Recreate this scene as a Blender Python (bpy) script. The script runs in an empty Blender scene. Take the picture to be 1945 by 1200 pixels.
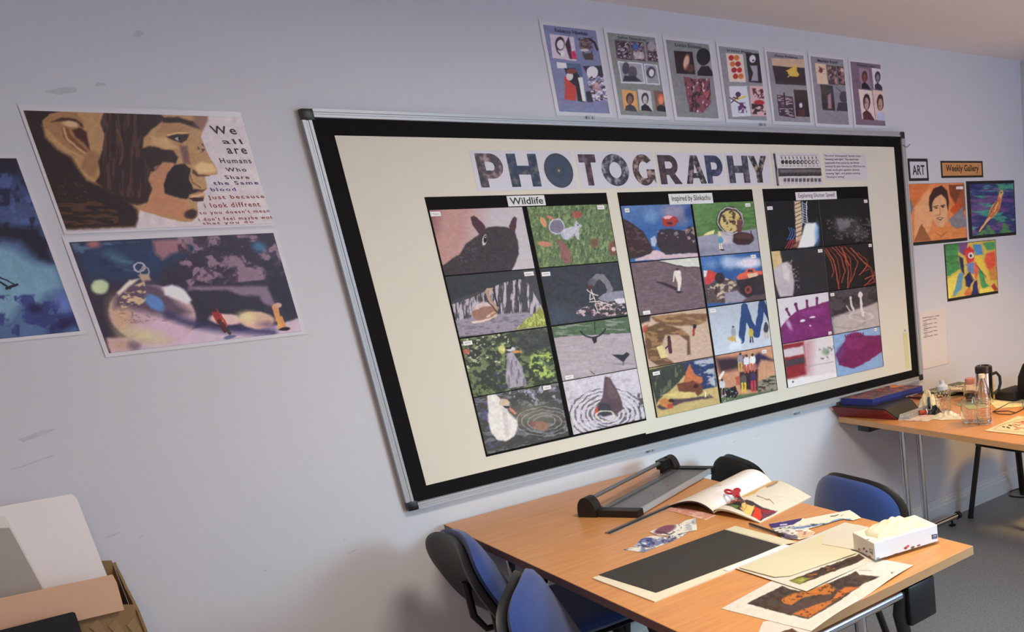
import bpy, bmesh, math, random
import numpy as np
from mathutils import Vector, Matrix, Euler
random.seed(7)
# ------------------------------------------------------------------ camera, light, exposure
# wall_back is the plane y = 0, the room lies at y < 0, floor z = 0 (metres)
F_PX, PCX, PCY = 1668.57, 1866.56, 939.90
YAW, PITCH, ROLL = 0.859507, -0.312998, -0.057913
CAM = np.array([-0.84732, -3.20097, 1.62864])
def cam_axes():
    cy, sy, cp, sp, cr, sr = math.cos(YAW), math.sin(YAW), math.cos(PITCH), math.sin(PITCH), math.cos(ROLL), math.sin(ROLL)
    fw = np.array([sy*cp, cy*cp, sp]); rt = np.array([cy, -sy, 0.0]); up = np.cross(rt, fw)
    return cr*rt+sr*up, -sr*rt+cr*up, fw
RT, UP, FW = cam_axes()
cam = bpy.data.objects.new('camera', bpy.data.cameras.new('camera'))
bpy.context.scene.collection.objects.link(cam)
cam.matrix_world = Matrix(((RT[0], UP[0], -FW[0], CAM[0]), (RT[1], UP[1], -FW[1], CAM[1]), (RT[2], UP[2], -FW[2], CAM[2]), (0, 0, 0, 1)))
cam.data.sensor_width = 36.0
cam.data.lens = 36.0*F_PX/1945
cam.data.shift_x = (972.5-PCX)/1945
cam.data.shift_y = (PCY-600)/1945
cam.data.clip_start = 0.05
sc = bpy.context.scene
sc.camera = cam
sc.view_settings.view_transform = 'Standard'
sc.view_settings.look = 'None'
sc.view_settings.gamma = 1.0
sc.view_settings.use_curve_mapping = False
sc.view_settings.exposure = 0.0
w = bpy.data.worlds.new('world'); sc.world = w; w.use_nodes = True
w.node_tree.nodes['Background'].inputs[0].default_value = (0.42, 0.70, 1.0, 1)
w.node_tree.nodes['Background'].inputs[1].default_value = 10.3
def area_light(name, loc, target, sx, sy, col, power, spread=180):
    l = bpy.data.lights.new(name, 'AREA'); l.shape = 'RECTANGLE'; l.size = sx; l.size_y = sy
    l.color = col; l.energy = power; l.spread = math.radians(spread)
    o = bpy.data.objects.new(name, l); sc.collection.objects.link(o); o.location = loc
    o.rotation_euler = (Vector(target)-Vector(loc)).to_track_quat('-Z', 'Y').to_euler()
    return o
area_light('window_daylight', (2.30, -4.55, 1.62), (0.9, 0, 0.45), 1.2, 0.9, (0.60, 0.93, 1.0), 4.0, 35)
area_light('ceiling_area_light', (0.55, -1.75, 2.33), (0.55, -1.75, 0), 0.5, 0.5, (1.0, 0.91, 0.77), 35)
area_light('ceiling_area_light', (2.85, -1.30, 2.33), (2.85, -1.30, 0), 0.5, 0.5, (1.0, 0.64, 0.20), 23, 110)
area_light('ceiling_area_light', (-1.20, -3.70, 2.33), (-1.20, -3.70, 0), 0.5, 0.5, (1.0, 0.67, 0.38), 24)  # added fill behind the camera, raises the overall bounce in the room

# ------------------------------------------------------------------ helpers
def proj(P):
    d = np.asarray(P, float)-CAM
    z = d@FW
    return PCX+F_PX*(d@RT)/z, PCY-F_PX*(d@UP)/z
def sight(u, v): return FW+RT*(u-PCX)/F_PX-UP*(v-PCY)/F_PX
def on_z(u, v, z):
    d = sight(u, v); t = (z-CAM[2])/d[2]; return CAM+t*d
def on_y(u, v, y=0.0):
    d = sight(u, v); t = (y-CAM[1])/d[1]; return CAM+t*d
def crop(ox, oy, s): return lambda x, y: (ox+x/s, oy+y/s)
def lin(c):
    c = np.asarray(c, float)/255.0
    return np.where(c <= .04045, c/12.92, ((c+.055)/1.055)**2.4)
def rgba(c): return tuple(lin(c))+(1.0,)
MATS = {}
def mat(name, col, rough=.6, metal=0.0, var=0.0, vscale=8.0, bump=0.0, bscale=60.0, col2=None, spec=0.5, coat=0.0, stretch=(1, 1, 1), sheen=0.0):
    if name in MATS: return MATS[name]
    m = bpy.data.materials.new(name); m.use_nodes = True; nt = m.node_tree; b = nt.nodes['Principled BSDF']
    b.inputs['Base Color'].default_value = rgba(col); b.inputs['Roughness'].default_value = rough
    b.inputs['Metallic'].default_value = metal; b.inputs['Specular IOR Level'].default_value = spec
    b.inputs['Coat Weight'].default_value = coat; b.inputs['Sheen Weight'].default_value = sheen
    tc = nt.nodes.new('ShaderNodeTexCoord'); mp = nt.nodes.new('ShaderNodeMapping')
    mp.inputs['Scale'].default_value = stretch
    nt.links.new(tc.outputs['Object'], mp.inputs['Vector'])
    if var or col2 is not None:
        n = nt.nodes.new('ShaderNodeTexNoise'); n.inputs['Scale'].default_value = vscale; n.inputs['Detail'].default_value = 5
        nt.links.new(mp.outputs[0], n.inputs['Vector'])
        r = nt.nodes.new('ShaderNodeValToRGB'); r.color_ramp.elements[0].position = .3; r.color_ramp.elements[1].position = .7
        c1 = np.array(lin(col)); c2 = np.array(lin(col2)) if col2 is not None else c1*(1-var)
        r.color_ramp.elements[0].color = tuple(c2)+(1,); r.color_ramp.elements[1].color = tuple(c1)+(1,)
        nt.links.new(n.outputs['Fac'], r.inputs[0]); nt.links.new(r.outputs[0], b.inputs['Base Color'])
    if bump:
        n2 = nt.nodes.new('ShaderNodeTexNoise'); n2.inputs['Scale'].default_value = bscale; n2.inputs['Detail'].default_value = 4
        nt.links.new(mp.outputs[0], n2.inputs['Vector'])
        bp = nt.nodes.new('ShaderNodeBump'); bp.inputs['Strength'].default_value = bump; bp.inputs['Distance'].default_value = .002
        nt.links.new(n2.outputs['Fac'], bp.inputs['Height']); nt.links.new(bp.outputs[0], b.inputs['Normal'])
    MATS[name] = m; return m
def glass_mat(name, col, rough=.03, ior=1.45):
    m = bpy.data.materials.new(name); m.use_nodes = True; b = m.node_tree.nodes['Principled BSDF']
    b.inputs['Base Color'].default_value = rgba(col); b.inputs['Roughness'].default_value = rough
    b.inputs['Transmission Weight'].default_value = 1.0; b.inputs['IOR'].default_value = ior
    return m
def print_mat(name, rough, coat=0.0):
    m = bpy.data.materials.new(name); m.use_nodes = True; nt = m.node_tree; b = nt.nodes['Principled BSDF']
    a = nt.nodes.new('ShaderNodeAttribute'); a.attribute_name = 'ink'
    nt.links.new(a.outputs['Color'], b.inputs['Base Color']); b.inputs['Roughness'].default_value = rough
    b.inputs['Coat Weight'].default_value = coat; b.inputs['Coat Roughness'].default_value = .08
    b.inputs['Specular IOR Level'].default_value = .3
    return m
INK = print_mat('matt_print', .55); GLOSS = print_mat('glossy_laminate', .35, .35)
def link(o, parent=None):
    sc.collection.objects.link(o)
    if parent is not None: o.parent = parent
    return o
def tag(o, label=None, cat=None, group=None, kind=None):
    if label: o['label'] = label
    if cat: o['category'] = cat
    if group: o['group'] = group
    if kind: o['kind'] = kind
    return o
def empty(name, loc, label, cat, group=None, rz=0.0):
    o = bpy.data.objects.new(name, None); sc.collection.objects.link(o); o.location = loc; o.rotation_euler = (0, 0, rz)
    o.empty_display_size = .05
    return tag(o, label, cat, group)
class MB:
    def __init__(s): s.bm = bmesh.new()
    def box(s, x0, x1, y0, y1, z0, z1, M=None, bev=0.0):
        vs = [s.bm.verts.new((x, y, z)) for x in (x0, x1) for y in (y0, y1) for z in (z0, z1)]
        fs = [s.bm.faces.new([vs[i] for i in f]) for f in ((0, 1, 3, 2), (4, 6, 7, 5), (0, 4, 5, 1), (2, 3, 7, 6), (0, 2, 6, 4), (1, 5, 7, 3))]
        if bev:
            es = list({e for f in fs for e in f.edges})
            r = bmesh.ops.bevel(s.bm, geom=es, offset=bev, segments=2, affect='EDGES', profile=.5)
            vs = list({v for f in r['faces'] for v in f.verts} | {v for v in vs if v.is_valid})
        if M is not None: bmesh.ops.transform(s.bm, matrix=M, verts=vs)
        return s
    def tube(s, pts, r, n=10, cap=True, flat=1.0):
        pts = [Vector(p) for p in pts]; rings = []
        prev = None
        for i, p in enumerate(pts):
            t = (pts[min(i+1, len(pts)-1)]-pts[max(i-1, 0)]).normalized()
            a = Vector((0, 0, 1)) if prev is None else prev
            if abs(t.dot(a)) > .98: a = Vector((1, 0, 0)) if abs(t.x) < .9 else Vector((0, 1, 0))
            u = (a-t*a.dot(t)).normalized(); v = t.cross(u); prev = u
            rr = r[i] if isinstance(r, (list, tuple)) else r
            rings.append([s.bm.verts.new(p+(u*math.cos(2*math.pi*k/n)+v*math.sin(2*math.pi*k/n)*flat)*rr) for k in range(n)])
        for a, b in zip(rings, rings[1:]):
            for k in range(n): s.bm.faces.new((a[k], a[(k+1) % n], b[(k+1) % n], b[k]))
        if cap: s.bm.faces.new(rings[0][::-1]); s.bm.faces.new(rings[-1])
        return s
    def lathe(s, prof, n=28, M=None, close=False):
        rings = []
        for r, z in prof:
            if r < 1e-6: rings.append([s.bm.verts.new((0, 0, z))]*n)
            else: rings.append([s.bm.verts.new((r*math.cos(2*math.pi*k/n), r*math.sin(2*math.pi*k/n), z)) for k in range(n)])
        for a, b in zip(rings, rings[1:]):
            for k in range(n):
                f = []
                for vv in (a[k], a[(k+1) % n], b[(k+1) % n], b[k]):
                    if vv not in f: f.append(vv)
                if len(f) > 2: s.bm.faces.new(f)
        if M is not None: bmesh.ops.transform(s.bm, matrix=M, verts=list({v for r in rings for v in r}))
        return s
    def prism(s, pts, d):
        # closed polygon of 3-D points extruded along vector d
        a = [s.bm.verts.new(p) for p in pts]; b = [s.bm.verts.new(Vector(p)+Vector(d)) for p in pts]
        s.bm.faces.new(a[::-1]); s.bm.faces.new(b); n = len(a)
        for k in range(n): s.bm.faces.new((a[k], a[(k+1) % n], b[(k+1) % n], b[k]))
        return s
    def pad(s, wd, ht, th, curve, M, se=2.6, n=40, dome=.4, power=2.0):
        # upholstered slab: superellipse outline in x / z, thickness in y, bent about z by 'curve'
        radii = [0, .35, .65, .85, .95, 1.0]
        def ring(r, side):
            out = []
            for k in range(n):
                a = 2*math.pi*k/n; ca, sa = math.cos(a), math.sin(a)
                x = wd/2*r*math.copysign(abs(ca)**(2/se), ca); z = ht/2*r*math.copysign(abs(sa)**(2/se), sa)
                e = th/2*(1-dome*r**4) if r < 1 else 0.0
                if r == .95: e = th/2*.55
                y = side*e-curve*(abs(x)**power)
                out.append(s.bm.verts.new((x, y, z)))
            return out
        c1 = s.bm.verts.new((0, th/2, 0)); c2 = s.bm.verts.new((0, -th/2, 0)); vs = [c1, c2]
        F = [ring(r, 1) for r in radii[1:-1]]; E = ring(1.0, 1); B = [ring(r, -1) for r in radii[1:-1]]
        seq = F+[E]+B[::-1]
        for k in range(n):
            s.bm.faces.new((c1, seq[0][k], seq[0][(k+1) % n])); s.bm.faces.new((c2, seq[-1][(k+1) % n], seq[-1][k]))
        for a, b in zip(seq, seq[1:]):
            for k in range(n): s.bm.faces.new((a[k], b[k], b[(k+1) % n], a[(k+1) % n]))
        for q in seq: vs += q
        bmesh.ops.transform(s.bm, matrix=M, verts=vs)
        return s
    def build(s, name, material, parent=None, smooth=False, loc=None):
        bmesh.ops.recalc_face_normals(s.bm, faces=s.bm.faces)
        me = bpy.data.meshes.new(name); s.bm.to_mesh(me); s.bm.free()
        me.materials.append(material)
        if smooth:
            me.shade_smooth()
            try: me.set_sharp_from_angle(angle=math.radians(40))
            except Exception: pass
        o = bpy.data.objects.new(name, me); link(o, parent)
        if loc is not None: o.location = loc
        if parent is not None and not parent.get('_local'):
            o.matrix_parent_inverse = Matrix.Translation(-Vector(parent.location)) if parent.rotation_euler.z == 0 else Matrix.Identity(4)
        return o
def V3(a): return Vector(tuple(float(x) for x in a))
TMP = bpy.data.collections.new('tmp')
def glyph_mesh(kind, data, size=1.0, offset=0.0, depth=0.0, shear=0.0, spacing=1.0):
    cu = bpy.data.curves.new('t', 'FONT') if kind == 'font' else bpy.data.curves.new('t', 'CURVE')
    if kind == 'font':
        cu.body = data; cu.size = size; cu.offset = offset; cu.shear = shear; cu.space_character = spacing; cu.resolution_u = 3
    else:
        cu.dimensions = '2D'; cu.fill_mode = 'BOTH'
        for pts in data:
            sp = cu.splines.new('POLY'); sp.points.add(len(pts)-1)
            for p, q in zip(sp.points, pts): p.co = (q[0], q[1], 0, 1)
            sp.use_cyclic_u = True
    cu.extrude = depth
    o = bpy.data.objects.new('t', cu); sc.collection.objects.link(o)
    dg = bpy.context.evaluated_depsgraph_get(); me = bpy.data.meshes.new_from_object(o.evaluated_get(dg))
    bpy.data.objects.remove(o); bpy.data.curves.remove(cu)
    return me
def flat_glyph(name, material, kind, data, P0, A, B, parent, size_fit=(1, 1), offset=0.0, depth=.0002, shear=0.0, lift=(0, -.0006, 0), spacing=1.0):
    """lettering laid on a sheet: P0 lower-left corner, A and B full width / height vectors of the box it fills"""
    me = glyph_mesh(kind, data, 1.0, offset, 0, shear, spacing)
    n = len(me.vertices); co = np.empty(n*3, dtype=np.float32); me.vertices.foreach_get('co', co); co = co.reshape(-1, 3)
    if n == 0: return None
    mn, mx = co.min(0), co.max(0); s = (co[:, 0]-mn[0])/(mx[0]-mn[0]); t = (co[:, 1]-mn[1])/max(1e-6, mx[1]-mn[1])
    P0, A, B = map(np.asarray, (P0, A, B))
    out = P0+s[:, None]*A+t[:, None]*B+np.asarray(lift)
    out = out-(np.array(parent.location) if parent is not None else 0)
    me.vertices.foreach_set('co', out.astype(np.float32).ravel()); me.update(); me.materials.append(material); me.name = name
    o = bpy.data.objects.new(name, me); link(o, parent)
    return o

# ------------------------------------------------------------------ painted prints (ink stored per vertex of a fine sheet)
def vnoise(X, Y, sx, sy, seed, octaves=3):
    rs = np.random.RandomState(seed); out = np.zeros_like(X); amp = 1.0; tot = 0
    for o in range(octaves):
        T = rs.rand(64, 64); x = X/sx*(2**o)+rs.rand()*50; y = Y/sy*(2**o)+rs.rand()*50
        xi = np.floor(x).astype(int); yi = np.floor(y).astype(int); fx = x-xi; fy = y-yi
        fx = fx*fx*(3-2*fx); fy = fy*fy*(3-2*fy)
        g = lambda a, b: T[a % 64, b % 64]
        out += amp*((g(xi, yi)*(1-fx)+g(xi+1, yi)*fx)*(1-fy)+(g(xi, yi+1)*(1-fx)+g(xi+1, yi+1)*fx)*fy); tot += amp; amp *= .55
    return out/tot
def seg_dist(X, Y, x0, y0, x1, y1):
    dx, dy = x1-x0, y1-y0; L = dx*dx+dy*dy+1e-9
    t = np.clip(((X-x0)*dx+(Y-y0)*dy)/L, 0, 1)
    return np.hypot(X-x0-t*dx, Y-y0-t*dy)
def poly_mask(X, Y, pts, soft):
    n = len(pts); ins = np.zeros(X.shape, bool); d = np.full(X.shape, 1e9)
    for i in range(n):
        x0, y0 = pts[i]; x1, y1 = pts[(i+1) % n]
        if y0 != y1:
            c = ((y0 > Y) != (y1 > Y)) & (X < (x1-x0)*(Y-y0)/(y1-y0)+x0)
            ins ^= c
        d = np.minimum(d, seg_dist(X, Y, x0, y0, x1, y1))
    sd = np.where(ins, d, -d)
    return np.clip(sd/(2*soft)+.5, 0, 1)
class Pic:
    """a sheet with corner P0 (top-left), A along its top edge, B down its side; c = (ox, oy, s) reading frame of the ink tracing"""
    def __init__(s, P0, A, B, c, dens=1.0, bulge=None):
        s.curved = bulge is not None; s.P0, s.A, s.B = (np.asarray(q, float) for q in (P0, A, B))
        P = [proj(s.P0+a*s.A+b*s.B) for a, b in ((0, 0), (1, 0), (1, 1), (0, 1))]
        D = lambda a, b: math.hypot(P[a][0]-P[b][0], P[a][1]-P[b][1])
        s.nx = max(3, int(max(D(0, 1), D(3, 2))*dens)+1); s.ny = max(3, int(max(D(0, 3), D(1, 2))*dens)+1)
        t, q = np.meshgrid(np.linspace(0, 1, s.nx), np.linspace(0, 1, s.ny)); s.S, s.T = t.ravel(), q.ravel()
        s.W = s.P0+s.S[:, None]*s.A+s.T[:, None]*s.B
        if bulge: s.W = s.W+bulge(s.S, s.T)
        U, V = proj(s.W); s.c = c; s.X = (U-c[0])*c[2]; s.Y = (V-c[1])*c[2]; s.aa = c[2]*.55
        s.C = np.full((len(s.X), 3), 200.0); s.warp(.8)
    def warp(s, a):
        c = s.c[2]; s.WX = s.X+(vnoise(s.X, s.Y, 9*c, 9*c, 5, 3)-.5)*a*3.4*c; s.WY = s.Y+(vnoise(s.X, s.Y, 9*c, 9*c, 6, 3)-.5)*a*3.4*c; return s
    def mix(s, m, col, al=1.0):
        m = (m*al)[:, None]; s.C = s.C*(1-m)+np.asarray(col, float)*m
    def fill(s, col): s.C[:] = col; return s
    def grad(s, c1, c2, p, q):
        d = np.array(q, float)-p; t = np.clip(((s.X-p[0])*d[0]+(s.Y-p[1])*d[1])/(d@d), 0, 1)[:, None]
        s.C = np.asarray(c1, float)*(1-t)+np.asarray(c2, float)*t; return s
    def p(s, col, pts, soft=0, al=1.0): s.mix(poly_mask(s.WX, s.WY, pts, max(soft, s.aa)), col, al); return s
    def e(s, col, cx, cy, rx, ry=None, ang=0, soft=0, al=1.0):
        ry = ry or rx; a = math.radians(ang); x = (s.WX-cx)*math.cos(a)+(s.WY-cy)*math.sin(a); y = -(s.WX-cx)*math.sin(a)+(s.WY-cy)*math.cos(a)
        r = np.hypot(x/rx, y/ry); k = max(soft, s.aa)/min(rx, ry)
        s.mix(np.clip((1-r)/(2*k)+.5, 0, 1), col, al); return s
    def ring(s, col, cx, cy, rx, ry, wd, al=1.0):
        r = np.hypot((s.WX*2-s.X-cx)/rx, (s.WY*2-s.Y-cy)/ry); s.mix(np.clip((wd/2-abs(r-1)*min(rx, ry))/s.aa+.5, 0, 1), col, al); return s
    def l(s, col, wd, pts, al=1.0, soft=0):
        d = np.full(s.X.shape, 1e9)
        for a, b in zip(pts, pts[1:]): d = np.minimum(d, seg_dist(s.WX, s.WY, *a, *b))
        s.mix(np.clip((wd/2-d)/(2*max(soft, s.aa*.8))+.5, 0, 1), col, al); return s
    def n(s, amt, sx, sy, seed=1, poly=None, octv=3):
        v = (vnoise(s.X, s.Y, sx, sy, seed, octv)-.5)*2*amt
        if poly: v = v*poly_mask(s.X, s.Y, poly, s.aa)
        s.C = s.C*(1+v[:, None]); return s
    def sp(s, col, sx, sy, th, seed=1, poly=None, al=1.0, edge=.10, octv=4):
        m = np.clip((vnoise(s.X, s.Y, sx, sy, seed, octv)-th)/edge, 0, 1)
        if poly: m = m*poly_mask(s.X, s.Y, poly, max(s.aa, 6))
        s.mix(m, col, al); return s
    def build(s, name, parent=None, material=None, gain=(1, 1, 1), thick=.0008, nrm=None, sat=1.0, grain=.12):
        if grain:
            c = s.c[2]; k_ = np.clip(1.25-s.C.mean(1)/210, .12, 1); g0 = (vnoise(s.X, s.Y, 5*c, 5*c, 77, 3)-.5)*grain*2*k_; s.C = s.C*(1+g0[:, None])
            s.C = s.C+np.stack([(vnoise(s.X, s.Y, 11*c, 11*c, 80+i, 2)-.5)*grain*80*k_ for i in range(3)], 1)
        C = np.clip(s.C, 0, 255)
        if sat != 1.0: g = C.mean(1, keepdims=True); C = np.clip(g+(C-g)*sat, 0, 255)
        L = np.clip(lin(C)*np.asarray(gain), 0.002, .92)
        nx, ny = s.nx, s.ny; N = nx*ny
        nm = np.cross(s.B, s.A); nm /= np.linalg.norm(nm)
        if nrm is not None and nm@np.asarray(nrm) < 0: nm = -nm
        loc = s.P0+s.A/2+s.B/2
        if parent is not None: loc = np.array(parent.location)
        idx = np.arange(N).reshape(ny, nx)
        a, b, c, d = idx[:-1, :-1].ravel(), idx[:-1, 1:].ravel(), idx[1:, 1:].ravel(), idx[1:, :-1].ravel()
        f = np.stack([d, c, b, a], 1)
        per = np.concatenate([idx[0, :-1], idx[:-1, -1], idx[-1, :0:-1], idx[:0:-1, 0]])
        m = len(per); k = np.arange(m); k2 = (k+1) % m
        if s.curved:
            W = np.concatenate([s.W, s.W-nm*thick])-loc; faces = np.concatenate([f, f[:, ::-1]+N, np.stack([per[k], per[k2], N+per[k2], N+per[k]], 1)]); tail = np.zeros(0, int)
        else:
            W = np.concatenate([s.W, s.W[per]-nm*thick])-loc; faces = np.concatenate([f, np.stack([per[k], per[k2], N+k2, N+k], 1)]); tail = (N+k)[::-1]
        me = bpy.data.meshes.new(name); nf = len(faces); nt_ = 1 if len(tail) else 0
        me.vertices.add(len(W)); me.vertices.foreach_set('co', W.astype(np.float32).ravel())
        me.loops.add(nf*4+len(tail)); me.loops.foreach_set('vertex_index', np.concatenate([faces.ravel(), tail]).astype(np.int32))
        me.polygons.add(nf+nt_)
        me.polygons.foreach_set('loop_start', (np.arange(nf+nt_)*4).astype(np.int32))
        me.update(calc_edges=True); me.validate()
        at = me.color_attributes.new('ink', 'FLOAT_COLOR', 'POINT')
        full = np.ones((len(W), 4), np.float32); full[:N, :3] = L; full[N:, :3] = .5
        if s.curved: full[N:, :3] = L.mean(0)
        at.data.foreach_set('color', full.ravel())
        me.materials.append(material or INK)
        o = bpy.data.objects.new(name, me); link(o, parent)
        if parent is None: o.location = loc
        return o
def wall_pic(x0, x1, z0, z1, y, c, dens=1.0):
    return Pic((x0, y, z1), (x1-x0, 0, 0), (0, 0, z0-z1), c, dens)

# ------------------------------------------------------------------ materials
M_WALL = mat('painted_wall', (214, 212, 220), .75, bump=.15, bscale=90, var=.025, vscale=1.6)
M_CEIL = mat('ceiling_paint', (234, 234, 238), .8, bump=.1, bscale=60, var=.03, vscale=2)
M_SKIRT = mat('gloss_white_skirting', (222, 222, 224), .35, var=.03, vscale=5)
M_FLOOR = mat('grey_speckled_vinyl', (152, 152, 154), .42, col2=(118, 118, 120), vscale=110, bump=.1, bscale=200)
M_WOOD = None
def wood_material():
    m = bpy.data.materials.new('beech_laminate'); m.use_nodes = True; nt = m.node_tree; b = nt.nodes['Principled BSDF']
    tc = nt.nodes.new('ShaderNodeTexCoord'); mp = nt.nodes.new('ShaderNodeMapping'); mp.inputs['Scale'].default_value = (2.2, 26, 26)
    mp.inputs['Rotation'].default_value = (0, 0, math.radians(90))
    n = nt.nodes.new('ShaderNodeTexNoise'); n.inputs['Scale'].default_value = 2.2; n.inputs['Detail'].default_value = 7; n.inputs['Roughness'].default_value = .62
    r = nt.nodes.new('ShaderNodeValToRGB'); r.color_ramp.elements[0].position = .3; r.color_ramp.elements[1].position = .72
    r.color_ramp.elements[0].color = rgba((196, 132, 78)); r.color_ramp.elements[1].color = rgba((218, 154, 94))
    nt.links.new(tc.outputs['Object'], mp.inputs[0]); nt.links.new(mp.outputs[0], n.inputs['Vector']); nt.links.new(n.outputs['Fac'], r.inputs[0])
    nt.links.new(r.outputs[0], b.inputs['Base Color']); b.inputs['Roughness'].default_value = .32
    return m
M_WOOD = wood_material()
M_EDGE = mat('beech_edge_band', (206, 158, 112), .4, var=.12, vscale=30, stretch=(1, 1, 6))
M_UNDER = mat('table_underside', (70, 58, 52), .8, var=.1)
M_CHROME = mat('chrome', (205, 205, 210), .14, 1.0, var=.04)
M_ALU = mat('brushed_aluminium', (176, 177, 182), .42, .25, var=.05, vscale=20)
M_BLACKP = mat('black_plastic', (22, 21, 23), .42, var=.1, vscale=20, bump=.1, bscale=150)
M_BLACKM = mat('black_painted_steel', (18, 18, 20), .38, var=.1)
M_BLUE = mat('blue_chair_fabric', (36, 66, 132), .85, col2=(26, 50, 110), vscale=260, bump=.35, bscale=420, sheen=.3)
M_BLACKF = mat('black_chair_fabric', (20, 19, 21), .85, col2=(13, 13, 14), vscale=260, bump=.35, bscale=420)
M_BORDER = mat('black_border_paper', (15, 13, 16), .8, var=.15, vscale=14, spec=.2)
M_CREAM = mat('cream_backing_paper', (226, 219, 205), .8, var=.025, vscale=3)
M_WHITE = mat('white_card', (232, 230, 230), .7, var=.02)
M_CREAMC = mat('cream_cartridge_paper', (206, 198, 168), .75, var=.03, vscale=6)
M_TEXT = mat('black_ink', (30, 28, 32), .6, var=.05)

# ------------------------------------------------------------------ the room
XL, XR, YF, H = -2.6, 3.40, -4.7, 2.392
def struct(name, mb, m, **k): return tag(mb.build(name, m, **k), kind='structure')
struct('floor', MB().box(XL-.1, XR+.1, YF-.1, .1, -.1, 0), M_FLOOR)
struct('ceiling', MB().box(XL-.1, XR+.1, YF-.1, .1, H, H+.1), M_CEIL)
struct('wall_back', MB().box(XL-.1, XR+.1, 0, .1, 0, H), M_WALL)
struct('wall_right', MB().box(XR-.012, XR+.1, YF, 0, 0, H), M_WALL)
struct('wall_left', MB().box(XL-.1, XL, YF, 0, 0, H), M_WALL)
wf = MB()
wf.box(XL, 1.5, YF-.1, YF, 0, H).box(3.1, XR-.012, YF-.1, YF, 0, H).box(1.5, 3.1, YF-.1, YF, 0, 1.05).box(1.5, 3.1, YF-.1, YF, 2.2, H)
struct('wall_front', wf, M_WALL)
wn = MB()
for a in ((1.5, 1.55), (2.275, 2.325), (3.05, 3.1)): wn.box(a[0], a[1], YF-.08, YF-.02, 1.05, 2.2)
for a in ((1.05, 1.1), (2.15, 2.2)): wn.box(1.55, 2.275, YF-.08, YF-.02, *a).box(2.325, 3.05, YF-.08, YF-.02, *a)
struct('window_1', wn, M_SKIRT)
def skirting(x0, x1):
    prof = [(0, 0), (-.016, 0), (-.016, .085), (-.0125, .092), (-.0125, .106), (-.009, .112), (-.009, .124), (-.005, .13), (0, .13)]
    return MB().prism([(x0, y, z) for y, z in prof], (x1-x0, 0, 0))
struct('baseboard_back', skirting(XL, XR-.012), M_SKIRT)
em = bpy.data.materials.new('lamp_diffuser'); em.use_nodes = True
em.node_tree.nodes['Principled BSDF'].inputs['Emission Color'].default_value = (1, .8, .6, 1); em.node_tree.nodes['Principled BSDF'].inputs['Emission Strength'].default_value = 1
for lx, ly, lab in ((.55, -1.75, 'square ceiling light panel above the papers table'), (2.85, -1.30, 'square ceiling light panel above the bottle-covered table'), (-1.20, -3.70, 'added square fill light panel on the ceiling behind the camera')):  # the last panel is an added, unseen housing for the fill light
    cl = empty('ceiling_light', (lx, ly, H), lab, 'light')
    MB().box(lx-.32, lx+.32, ly-.32, ly+.32, H-.03, H-.001).build('frame', M_ALU, cl)
    MB().box(lx-.28, lx+.28, ly-.28, ly+.28, H-.036, H-.0305).build('diffuser', em, cl)

wb_ = bpy.data.objects['wall_back']
M_SCUFF = mat('wall_scuff', (204, 202, 210), .75, var=.15, vscale=60)
for k, (u, v, a, b_) in enumerate(((118, 172, .030, .008), (190, 160, .012, .006), (70, 826, .040, .010), (62, 878, .045, .006), (214, 1016, .014, .004), (268, 1019, .008, .003), (262, 64, .012, .008), (1396, 838, .012, .004), (1440, 826, .020, .003), (672, 1045, .020, .004), (655, 1024, .005, .003), (505, 1083, .006, .003))):
    c_ = on_y(u, v); rs = np.random.RandomState(k); n = 11
    m = MB().prism([(c_[0]+a*math.cos(2*math.pi*i/n)*(.6+.6*rs.rand())+.3*a*math.sin(2*math.pi*i/n), -.0004, c_[2]+b_*math.sin(2*math.pi*i/n)*(.5+.8*rs.rand())+.15*a*math.cos(2*math.pi*i/n)) for i in range(n)], (0, .0003, 0))
    m.build('scuff_mark', M_SCUFF, wb_)

# ------------------------------------------------------------------ display board
ZB, ZT, BW = .806, 2.006, 2.418
board = empty('display_board', (BW/2, 0, ZB), 'large wall-mounted display board with aluminium frame, black border and cream paper backing', 'notice board')
MB().box(.02, BW-.02, -.016, -.001, ZB+.02, ZT-.02).build('backboard', mat('board_core', (120, 110, 100), .8, var=.1), board)
b = MB(); y0, y1 = -.0185, -.016
IX0, IX1, IZ0, IZ1 = .069, 2.345, .871, 1.937
b.box(.02, IX0+.01, y0, y1, ZB+.02, ZT-.02); b.build('border_strip', M_BORDER, board)
MB().box(IX1-.01, BW-.02, y0, y1, ZB+.02, ZT-.02).build('border_strip', M_BORDER, board)
MB().box(IX0+.01, IX1-.01, y0, y1, IZ1-.01, ZT-.02).build('border_strip', M_BORDER, board)
MB().box(IX0+.01, IX1-.01, y0, y1, ZB+.02, IZ0+.01).build('border_strip', M_BORDER, board)
MB().box(IX0, .853, -.0195, -.0187, IZ0+.004, IZ1).build('backing_paper', M_CREAM, board)
MB().box(.853, IX1, -.0192, -.0187, IZ0-.002, IZ1).build('backing_paper', M_CREAM, board)
def rail(a, b_, vert):
    prof = [(-.001, -.001), (-.026, -.001), (-.026, .007), (-.0235, .0085), (-.0235, .013), (-.026, .0145), (-.026, .0215), (-.0165, .0235), (-.001, .0235)]
    m = MB()
    if vert == 'L': m.prism([(t, y, ZB+.03) for y, t in prof], (0, 0, ZT-ZB-.06))
    if vert == 'R': m.prism([(BW-t, y, ZB+.03) for y, t in prof], (0, 0, ZT-ZB-.06))
    if vert == 'T': m.prism([(.03, y, ZT-t) for y, t in prof], (BW-.06, 0, 0))
    if vert == 'B': m.prism([(.03, y, ZB+t) for y, t in prof], (BW-.06, 0, 0))
    m.build('frame_rail', M_ALU, board)
for v in 'LRTB': rail(0, 0, v)
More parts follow.
